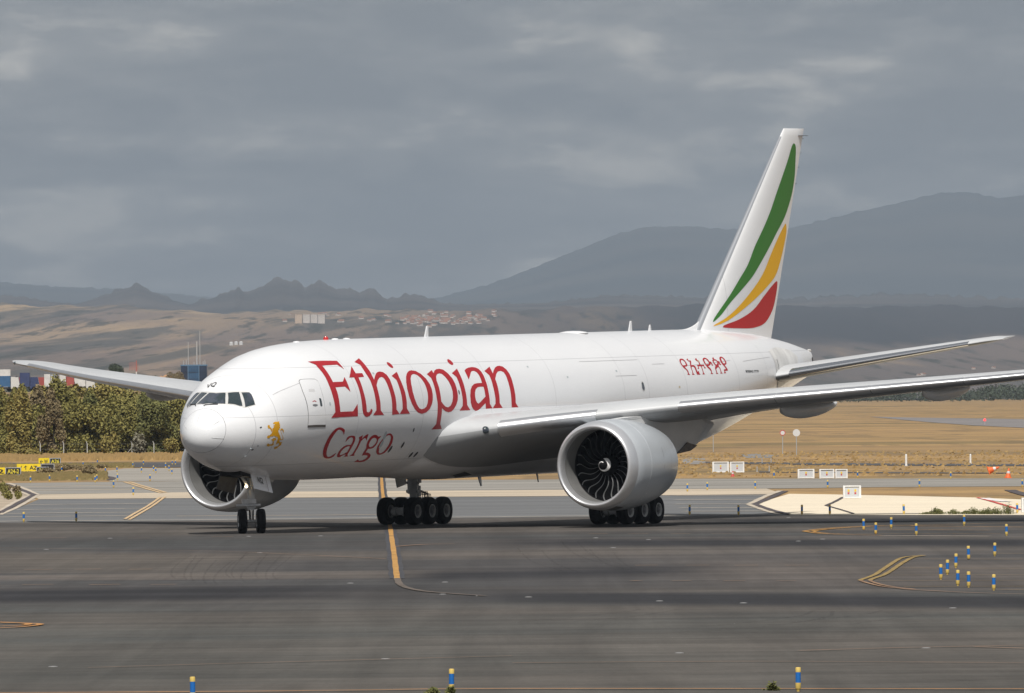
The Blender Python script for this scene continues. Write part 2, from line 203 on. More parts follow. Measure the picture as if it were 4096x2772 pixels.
DEC = json.loads('''{"E":[[[7.79,51.1],[10.09,46.4],[10.11,36.8],[9.81,42.3],[8.55,43.6],[8.55,26.4],[9.4,25.6],[9.74,29.6],[9.75,16.2],[9.42,21.1],[8.58,21.5],[8.6,15.1],[8.58,8.1],[8.6,0.1],[9.75,-0.3],[10.18,5.6],[10.19,-4.8],[7.82,-4.3],[8.16,0.3],[8.16,7.5],[8.13,13.1],[8.12,18.9],[8.12,25.7],[8.15,31.5],[8.14,36.9],[8.11,42.8],[8.13,45.8]]],"t":[[[10.91,39.2],[10.89,32.0],[11.48,31.7],[11.47,28.2],[10.94,28.0],[10.93,22.7],[10.92,15.6],[10.96,8.3],[10.99,2.3],[11.0,-1.3],[11.12,-2.1],[11.28,-1.6],[11.41,1.0],[11.54,-0.5],[11.45,-3.1],[11.26,-5.1],[11.02,-5.7],[10.84,-5.1],[10.69,-3.2],[10.6,0.4],[10.58,6.4],[10.58,13.6],[10.58,20.7],[10.57,25.4],[10.56,28.4],[10.13,28.6]]],"h":[[[12.17,47.1],[12.21,42.5],[12.23,37.4],[12.27,32.6],[12.25,28.5],[12.26,24.9],[12.51,28.4],[12.73,30.7],[12.93,31.8],[13.15,32.2],[13.42,31.5],[13.64,28.8],[13.73,24.6],[13.73,19.7],[13.75,14.5],[13.79,8.7],[13.8,3.0],[13.79,-0.8],[14.1,-4.8],[13.38,-5.1],[13.38,-1.0],[13.39,3.9],[13.39,9.2],[13.35,15.4],[13.31,20.9],[13.26,25.0],[13.17,26.6],[13.04,27.1],[12.81,26.4],[12.58,24.4],[12.29,20.1],[12.27,15.2],[12.28,9.7],[12.3,5.1],[12.3,-0.9],[12.62,-4.9],[11.59,-4.7],[11.89,-0.7],[11.9,2.8],[11.88,8.2],[11.88,13.9],[11.88,19.8],[11.88,24.8],[11.79,31.3],[11.78,37.3],[11.8,39.8],[11.49,43.4]]],"i":[[[14.72,31.3],[14.69,25.1],[14.73,18.9],[14.78,13.0],[14.8,6.6],[14.79,-0.5],[15.09,-4.8],[14.1,-4.8],[14.37,-0.7],[14.38,3.5],[14.38,9.6],[14.36,15.0],[14.34,20.6],[14.32,24.0],[14.04,27.7]]],"i.dot":[[[14.35,40.9],[14.47,41.4],[14.59,40.6],[14.67,38.7],[14.67,36.4],[14.64,35.6],[14.52,35.0],[14.4,35.7],[14.31,37.5],[14.3,39.5]]],"o":[[[16.17,32.3],[16.54,31.5],[16.88,28.7],[17.17,24.2],[17.34,19.2],[17.4,14.7],[17.38,10.0],[17.31,5.7],[17.19,2.2],[16.98,-1.6],[16.65,-4.3],[16.25,-5.4],[15.87,-4.2],[15.53,-1.1],[15.26,3.6],[15.09,9.3],[15.06,15.9],[15.17,21.8],[15.36,26.4],[15.59,29.5],[15.88,31.6]],[[16.23,28.7],[16.47,27.8],[16.7,24.8],[16.85,20.5],[16.91,16.3],[16.92,12.0],[16.88,7.6],[16.79,3.4],[16.65,0.4],[16.44,-1.1],[16.19,-1.6],[15.98,-0.7],[15.77,2.3],[15.59,7.4],[15.52,13.1],[15.58,19.8],[15.72,24.7],[15.91,27.4],[16.07,28.4]]],"p":[[[18.11,31.8],[18.14,28.8],[18.33,31.1],[18.6,32.5],[18.91,32.8],[19.23,31.8],[19.48,28.4],[19.69,23.7],[19.79,18.8],[19.81,13.3],[19.79,8.3],[19.73,5.0],[19.56,1.0],[19.34,-2.2],[19.11,-4.4],[18.83,-5.0],[18.53,-4.2],[18.29,-2.5],[18.16,-1.2],[18.16,-5.1],[18.14,-10.0],[18.16,-14.6],[18.43,-19.0],[17.43,-19.1],[17.76,-14.6],[17.75,-9.4],[17.74,-3.7],[17.75,2.4],[17.71,8.2],[17.71,15.2],[17.71,20.8],[17.69,24.4],[17.44,28.1]],[[18.42,27.8],[18.68,28.5],[18.88,27.9],[19.08,25.0],[19.24,20.8],[19.32,16.4],[19.35,12.2],[19.29,7.2],[19.19,3.5],[19.0,0.3],[18.76,-0.9],[18.52,-0.3],[18.29,1.8],[18.12,4.3],[18.12,9.3],[18.13,16.4],[18.11,22.0],[18.22,25.6]]],"i2":[[[20.6,32.4],[20.59,27.5],[20.6,22.5],[20.6,15.5],[20.61,9.2],[20.62,2.2],[20.62,0.4],[20.94,-4.0],[19.88,-4.1],[20.18,-0.1],[20.21,4.8],[20.2,11.5],[20.18,19.1],[20.16,24.4],[19.88,28.2]]],"i2.dot":[[[20.26,42.0],[20.4,42.5],[20.53,41.3],[20.58,39.1],[20.55,37.3],[20.45,36.2],[20.32,36.0],[20.2,37.4],[20.15,39.5]]],"a":[[[21.22,30.2],[21.44,31.8],[21.77,33.0],[22.13,33.4],[22.44,32.9],[22.66,31.5],[22.8,28.5],[22.84,24.7],[22.84,21.3],[22.85,17.2],[22.84,11.6],[22.85,7.4],[22.87,0.4],[23.12,-3.3],[22.46,-4.1],[22.43,1.3],[22.17,-0.7],[21.87,-3.3],[21.67,-4.6],[21.45,-4.8],[21.26,-3.7],[21.08,-1.2],[20.98,2.3],[20.99,8.0],[21.12,12.8],[21.34,16.0],[21.63,17.9],[21.95,18.4],[22.42,18.5],[22.43,21.4],[22.42,25.4],[22.33,28.1],[22.14,29.6],[21.91,29.6],[21.74,28.3],[21.48,24.9],[21.24,21.8]],[[22.46,15.2],[22.47,11.7],[22.47,6.7],[22.2,4.7],[21.96,2.6],[21.75,1.1],[21.61,1.9],[21.5,4.0],[21.46,7.2],[21.5,10.4],[21.64,13.3],[21.87,14.9],[22.11,15.3]]],"n":[[[23.85,33.2],[23.83,26.5],[24.05,29.4],[24.33,32.1],[24.63,33.5],[24.87,33.8],[25.15,32.8],[25.34,30.0],[25.44,26.0],[25.45,21.1],[25.43,16.3],[25.43,11.4],[25.44,6.5],[25.42,0.4],[25.71,-3.5],[25.02,-3.6],[25.0,0.3],[25.0,6.7],[25.01,12.8],[25.01,19.2],[25.02,24.4],[24.94,27.4],[24.7,28.8],[24.4,28.2],[24.15,26.1],[23.84,21.6],[23.85,17.9],[23.85,12.9],[23.85,7.4],[23.83,0.7],[24.16,-3.7],[23.12,-3.4],[23.41,0.5],[23.43,5.0],[23.41,9.8],[23.4,15.7],[23.42,21.1],[23.4,25.1],[23.12,29.2]]],"C":[[[8.68,-13.1],[8.88,-13.6],[9.07,-14.7],[9.19,-15.8],[9.22,-18.5],[9.21,-20.3],[9.1,-18.1],[8.96,-16.6],[8.8,-15.6],[8.67,-15.2],[8.53,-15.8],[8.4,-17.7],[8.28,-20.8],[8.2,-23.9],[8.19,-28.1],[8.24,-32.2],[8.35,-35.8],[8.46,-38.0],[8.63,-40.3],[8.79,-41.5],[8.92,-41.6],[9.05,-40.6],[9.17,-39.0],[9.31,-37.2],[9.31,-38.7],[9.31,-41.3],[9.18,-42.6],[9.01,-43.4],[8.8,-43.5],[8.56,-42.6],[8.34,-40.8],[8.14,-37.9],[8.0,-35.0],[7.9,-31.4],[7.87,-27.7],[7.89,-23.4],[7.98,-19.6],[8.13,-16.5],[8.32,-14.3],[8.51,-13.3]]],"a2":[[[9.59,-26.8],[9.6,-24.6],[9.59,-22.7],[9.72,-21.5],[9.94,-21.1],[10.15,-21.3],[10.3,-22.1],[10.4,-23.7],[10.45,-26.2],[10.45,-29.4],[10.44,-33.1],[10.44,-36.5],[10.45,-39.4],[10.62,-41.7],[10.29,-41.8],[10.29,-39.0],[10.08,-40.0],[9.93,-42.1],[9.76,-42.4],[9.61,-41.4],[9.51,-39.5],[9.47,-36.5],[9.51,-33.4],[9.65,-31.1],[9.84,-29.8],[10.24,-29.7],[10.25,-27.1],[10.23,-24.9],[10.16,-23.4],[9.99,-22.6],[9.86,-23.0],[9.76,-24.3]],[[10.25,-31.2],[10.02,-31.0],[9.85,-32.0],[9.73,-33.8],[9.67,-36.3],[9.72,-38.8],[9.82,-40.0],[9.98,-39.4],[10.13,-38.2],[10.27,-36.8],[10.25,-33.7]]],"r":[[[11.0,-21.2],[11.01,-24.6],[11.12,-22.8],[11.26,-21.3],[11.4,-20.6],[11.5,-20.8],[11.5,-23.6],[11.52,-26.4],[11.39,-24.4],[11.29,-23.9],[11.16,-24.6],[11.03,-26.6],[11.03,-29.0],[11.04,-33.0],[11.04,-36.4],[11.06,-38.9],[11.18,-41.1],[10.74,-41.2],[10.87,-39.0],[10.87,-35.7],[10.87,-31.6],[10.84,-27.7],[10.8,-24.8],[10.68,-23.0]]],"g":[[[12.01,-21.5],[12.16,-21.4],[12.34,-22.0],[12.52,-23.3],[12.78,-22.7],[12.62,-25.7],[12.66,-28.9],[12.63,-31.4],[12.53,-33.7],[12.31,-34.5],[12.07,-34.5],[12.05,-38.0],[12.28,-38.4],[12.54,-39.5],[12.73,-41.3],[12.82,-43.6],[12.78,-46.4],[12.62,-48.6],[12.31,-49.3],[11.96,-48.8],[11.69,-48.7],[11.83,-45.5],[12.06,-47.4],[12.32,-47.1],[12.52,-45.4],[12.53,-43.1],[12.49,-41.9],[12.33,-41.2],[12.12,-41.0],[11.89,-41.4],[11.84,-37.5],[11.84,-33.2],[11.71,-30.7],[11.66,-27.4],[11.72,-24.3],[11.84,-22.4]],[[12.18,-24.1],[12.35,-24.6],[12.49,-26.2],[12.52,-28.5],[12.46,-30.7],[12.35,-32.3],[12.19,-32.9],[12.04,-32.1],[11.92,-30.4],[11.89,-28.2],[11.94,-25.7],[12.05,-24.3]]],"o2":[[[13.53,-20.7],[13.73,-21.7],[13.93,-23.8],[14.03,-26.3],[14.1,-29.6],[14.09,-33.2],[14.03,-36.6],[13.93,-39.7],[13.74,-40.9],[13.54,-41.4],[13.32,-40.7],[13.11,-38.9],[12.95,-36.0],[12.85,-32.6],[12.88,-29.3],[12.98,-25.8],[13.12,-22.8],[13.32,-21.1]],[[13.47,-22.2],[13.61,-22.7],[13.74,-24.3],[13.81,-26.9],[13.85,-30.4],[13.83,-34.4],[13.77,-37.9],[13.65,-39.6],[13.46,-39.7],[13.3,-38.3],[13.18,-35.8],[13.1,-32.3],[13.1,-28.4],[13.17,-25.0],[13.29,-22.9]]],"L1":[[[3.76,0.7],[3.76,2.0],[3.81,2.9],[3.9,2.8],[4.0,2.0],[4.09,2.1],[4.09,0.8],[4.13,-1.5],[4.15,-3.8],[4.1,-3.7],[4.16,-5.3],[4.15,-6.6],[4.09,-6.1],[4.13,-7.5],[4.13,-8.4],[4.06,-7.9],[4.08,-9.8],[4.16,-13.1],[4.25,-16.0],[4.33,-19.1],[4.4,-20.3],[4.45,-20.1],[4.46,-18.5],[4.4,-16.6],[4.3,-13.5],[4.22,-10.7],[4.18,-8.5],[4.2,-7.3],[4.26,-7.1],[4.33,-7.9],[4.39,-9.3],[4.42,-10.9],[4.4,-12.5],[4.37,-11.7],[4.36,-10.2],[4.31,-9.3],[4.25,-8.8],[4.22,-9.4],[4.26,-11.4],[4.35,-14.5],[4.44,-17.0],[4.5,-19.1],[4.49,-20.7],[4.43,-21.2],[4.33,-20.4],[4.3,-21.1],[4.32,-22.5],[4.39,-23.4],[4.52,-23.6],[4.5,-25.1],[4.53,-26.8],[4.45,-28.4],[4.38,-29.5],[4.38,-30.9],[4.31,-31.4],[4.26,-32.4],[4.16,-30.7],[4.17,-29.1],[4.23,-28.6],[4.34,-28.6],[4.37,-26.9],[4.34,-25.0],[4.28,-24.6],[4.23,-25.5],[4.17,-25.9],[4.15,-24.1],[4.14,-21.3],[4.15,-18.6],[4.12,-17.2],[4.05,-16.1],[3.96,-15.5],[3.9,-14.4],[3.85,-13.7],[3.8,-14.9],[3.74,-14.4],[3.66,-14.6],[3.67,-16.4],[3.55,-16.2],[3.51,-14.1],[3.54,-12.4],[3.62,-12.7],[3.7,-11.1],[3.73,-8.4],[3.73,-4.5],[3.83,-2.9],[3.77,-1.6],[3.78,-1.0],[3.81,-1.0],[3.85,-0.3],[3.83,0.7]]],"L2":[[[3.5,1.5],[3.58,1.0],[3.59,-1.1],[3.68,-3.9],[3.72,-5.8],[3.7,-8.0],[3.67,-8.0],[3.65,-5.7],[3.58,-3.3],[3.52,-3.2],[3.48,-0.3]]],"L3":[[[3.77,-18.3],[3.84,-18.2],[3.9,-16.9],[4.07,-18.2],[4.07,-20.3],[3.97,-20.1],[3.96,-21.6],[4.0,-24.3],[4.05,-25.9],[3.94,-27.4],[3.83,-26.9],[3.82,-28.1],[3.69,-27.4],[3.64,-25.4],[3.67,-23.4],[3.81,-25.1],[3.91,-25.1],[3.93,-23.6],[3.9,-20.9],[3.8,-19.5]]],"A1":[[[43.65,34.5],[43.8,34.1],[43.9,32.2],[43.92,29.9],[43.91,27.6],[43.83,26.7],[43.71,26.3],[43.53,26.3],[43.6,24.7],[43.7,22.9],[43.72,21.3],[43.7,19.7],[43.8,18.2],[43.48,18.7],[43.58,19.3],[43.61,20.6],[43.59,22.1],[43.5,23.8],[43.37,25.3],[43.31,27.0],[43.27,29.0],[43.28,31.3],[43.37,33.3],[43.49,34.3]],[[43.63,33.1],[43.73,32.4],[43.79,30.7],[43.78,28.7],[43.73,27.7],[43.41,27.7],[43.39,29.7],[43.42,31.4],[43.49,32.7]]],"A2":[[[44.29,34.2],[44.28,32.0],[44.48,32.0],[44.48,30.7],[44.3,27.3],[44.48,27.3],[44.6,26.6],[44.67,25.3],[44.66,22.2],[44.68,20.5],[44.78,21.1],[44.83,21.1],[44.81,19.2],[44.88,17.6],[44.52,18.0],[44.51,20.7],[44.52,24.5],[44.45,25.7],[44.24,25.7],[44.19,23.8],[44.18,21.2],[44.17,19.5],[44.27,18.0],[43.97,18.3],[44.07,19.4],[44.12,21.5],[44.11,24.3],[44.15,26.7],[44.33,30.8],[44.21,31.1],[44.12,33.3]]],"A3":[[[45.22,33.9],[45.22,31.6],[45.31,31.6],[45.32,29.7],[45.29,26.7],[45.65,26.5],[45.62,24.4],[45.75,22.8],[45.54,22.9],[45.55,25.2],[45.34,25.3],[45.32,22.2],[45.29,18.9],[45.39,17.4],[45.09,17.6],[45.2,18.8],[45.24,21.6],[45.25,25.4],[45.0,25.6],[44.96,23.1],[44.78,23.3],[44.91,24.4],[44.91,27.0],[45.17,26.8],[45.22,29.8],[45.1,30.6],[45.01,32.9]]],"A4":[[[46.14,33.5],[46.3,32.6],[46.39,30.7],[46.42,28.9],[46.58,28.7],[46.58,26.1],[46.64,24.6],[46.47,24.8],[46.48,27.5],[46.39,26.0],[46.24,25.1],[46.03,24.9],[46.19,22.3],[46.22,20.0],[46.19,17.9],[46.29,16.6],[45.98,17.0],[46.1,17.8],[46.12,19.7],[46.05,21.2],[45.9,23.3],[45.81,25.9],[45.77,28.8],[45.79,31.4],[45.89,32.7],[46.01,33.3]],[[46.12,32.1],[46.21,31.2],[46.27,29.3],[46.28,27.7],[46.21,26.5],[45.92,26.6],[45.91,28.6],[45.93,30.7],[46.01,31.7]]],"A5":[[[47.11,33.0],[47.09,30.7],[47.25,30.1],[47.34,28.3],[47.5,28.0],[47.5,25.1],[47.57,23.9],[47.36,24.2],[47.37,26.6],[47.3,24.9],[47.19,23.2],[47.28,21.3],[47.28,18.9],[47.28,16.6],[47.39,15.6],[47.09,15.9],[47.17,17.0],[47.2,19.5],[47.18,21.7],[47.06,22.4],[46.78,20.8],[46.77,19.1],[46.76,17.4],[46.86,16.1],[46.58,16.4],[46.67,17.3],[46.69,19.9],[46.69,21.9],[46.76,23.1],[46.87,23.9],[46.79,25.8],[46.77,28.4],[46.81,30.0],[46.94,30.6],[46.91,32.0]],[[47.1,29.4],[47.19,28.7],[47.23,27.3],[47.19,26.1],[46.97,24.8],[46.9,26.7],[46.89,28.6],[46.96,29.3]]],"A6":[[[48.01,32.5],[48.16,31.5],[48.24,29.3],[48.27,26.7],[48.23,24.9],[48.13,23.7],[47.91,23.4],[48.0,21.3],[48.07,18.9],[48.07,17.4],[47.69,17.5],[47.77,15.2],[47.5,15.6],[47.62,16.8],[47.62,19.1],[47.9,19.2],[47.83,21.6],[47.71,24.1],[47.63,27.1],[47.67,30.0],[47.75,31.6],[47.88,32.4]],[[48.01,30.9],[48.1,29.4],[48.13,26.9],[48.11,25.3],[47.96,24.9],[47.86,25.2],[47.83,27.3],[47.85,29.8],[47.91,30.8]]],"W3":[[[2.87,104.3],[2.84,90.4],[2.94,77.9],[2.64,71.3],[2.38,63.7],[2.19,79.3],[2.21,101.3],[2.55,102.9]]],"W4":[[[2.97,74.1],[3.2,62.6],[2.96,53.2],[2.78,42.6],[2.69,45.6],[2.61,52.5],[2.46,60.3]]],"W5":[[[3.25,59.5],[3.44,52.4],[3.42,48.5],[3.25,34.8],[2.85,38.8]]],"WF":[[[3.02,107.9],[2.93,92.0],[3.02,78.5],[3.22,65.2],[3.47,53.8],[3.47,49.9],[3.27,33.2],[2.79,37.5],[2.62,46.7],[2.47,55.2],[2.22,71.0],[2.13,103.1]]],"wp1":[[[2.01,97.0],[2.07,94.7],[2.1,83.8],[2.19,72.7]]],"wp2":[[[2.24,117.8],[2.37,118.8],[2.56,126.0],[2.84,134.6]]],"door":[[[6.17,34.7],[6.3,35.8],[7.28,31.9],[7.4,29.4],[7.32,18.5],[7.31,5.6],[7.37,-2.8],[7.4,-10.0],[6.07,-8.3],[6.08,3.4],[6.08,12.5],[6.06,24.9]]],"slot":[[[6.99,14.4],[7.09,14.4],[7.14,13.3],[7.14,7.2],[7.06,6.8],[6.98,7.5]]],"handle":[[[6.43,10.1],[6.57,10.2],[6.66,10.0],[6.81,9.0],[6.75,8.1],[6.63,7.8],[6.52,8.4],[6.43,9.2]]],"arc":[[[6.46,13.1],[6.61,13.5],[6.72,12.6],[6.75,11.8],[6.71,11.8],[6.61,12.8],[6.48,12.5]]],"q1":[[[6.47,24.9],[6.87,23.6],[6.85,21.1],[6.42,22.5]]],"cwin":[[[38.47,12.9],[38.56,14.1],[38.66,12.9],[38.7,8.8],[38.63,6.7],[38.51,7.0],[38.43,8.9]]]}''')
FIN = json.loads('''{"green":[[61.44,17.67],[61.71,17.47],[61.68,16.7],[61.61,16.03],[61.23,15.15],[60.35,14.13],[59.21,13.32],[58.26,12.63],[57.14,11.87],[56.11,11.22],[54.92,10.65],[53.56,10.01],[52.55,9.44],[51.79,9.11],[51.75,9.18],[52.22,9.52],[53.58,10.38],[54.6,11.09],[55.63,11.81],[56.49,12.68],[57.53,13.55],[58.4,14.35],[59.11,15.15],[59.99,16.11],[60.7,16.91],[61.15,17.5]],"yellow":[[60.5,13.76],[60.61,13.39],[60.39,12.88],[59.85,12.0],[59.14,11.24],[57.77,10.63],[56.4,10.13],[54.88,9.64],[53.2,9.15],[51.87,8.91],[51.82,8.96],[53.04,9.29],[54.39,9.79],[56.08,10.57],[57.46,11.36],[58.5,12.3],[59.37,13.03],[60.16,13.61]],"red":[[59.34,10.98],[59.47,10.83],[59.31,10.32],[58.92,9.67],[58.22,9.16],[57.54,8.91],[56.53,8.78],[55.35,8.74],[52.86,8.8],[52.65,8.88],[53.03,8.97],[54.53,9.2],[56.22,9.62],[57.59,10.26],[58.62,10.73]],"outline":[[60.49,18.38],[62.8,18.38],[60.92,13.61],[58.74,8.13],[56.18,8.46],[50.71,8.78],[49.81,8.83],[50.72,9.1],[51.23,9.5],[53.28,11.46],[57.43,15.52],[59.71,17.75]]}''')
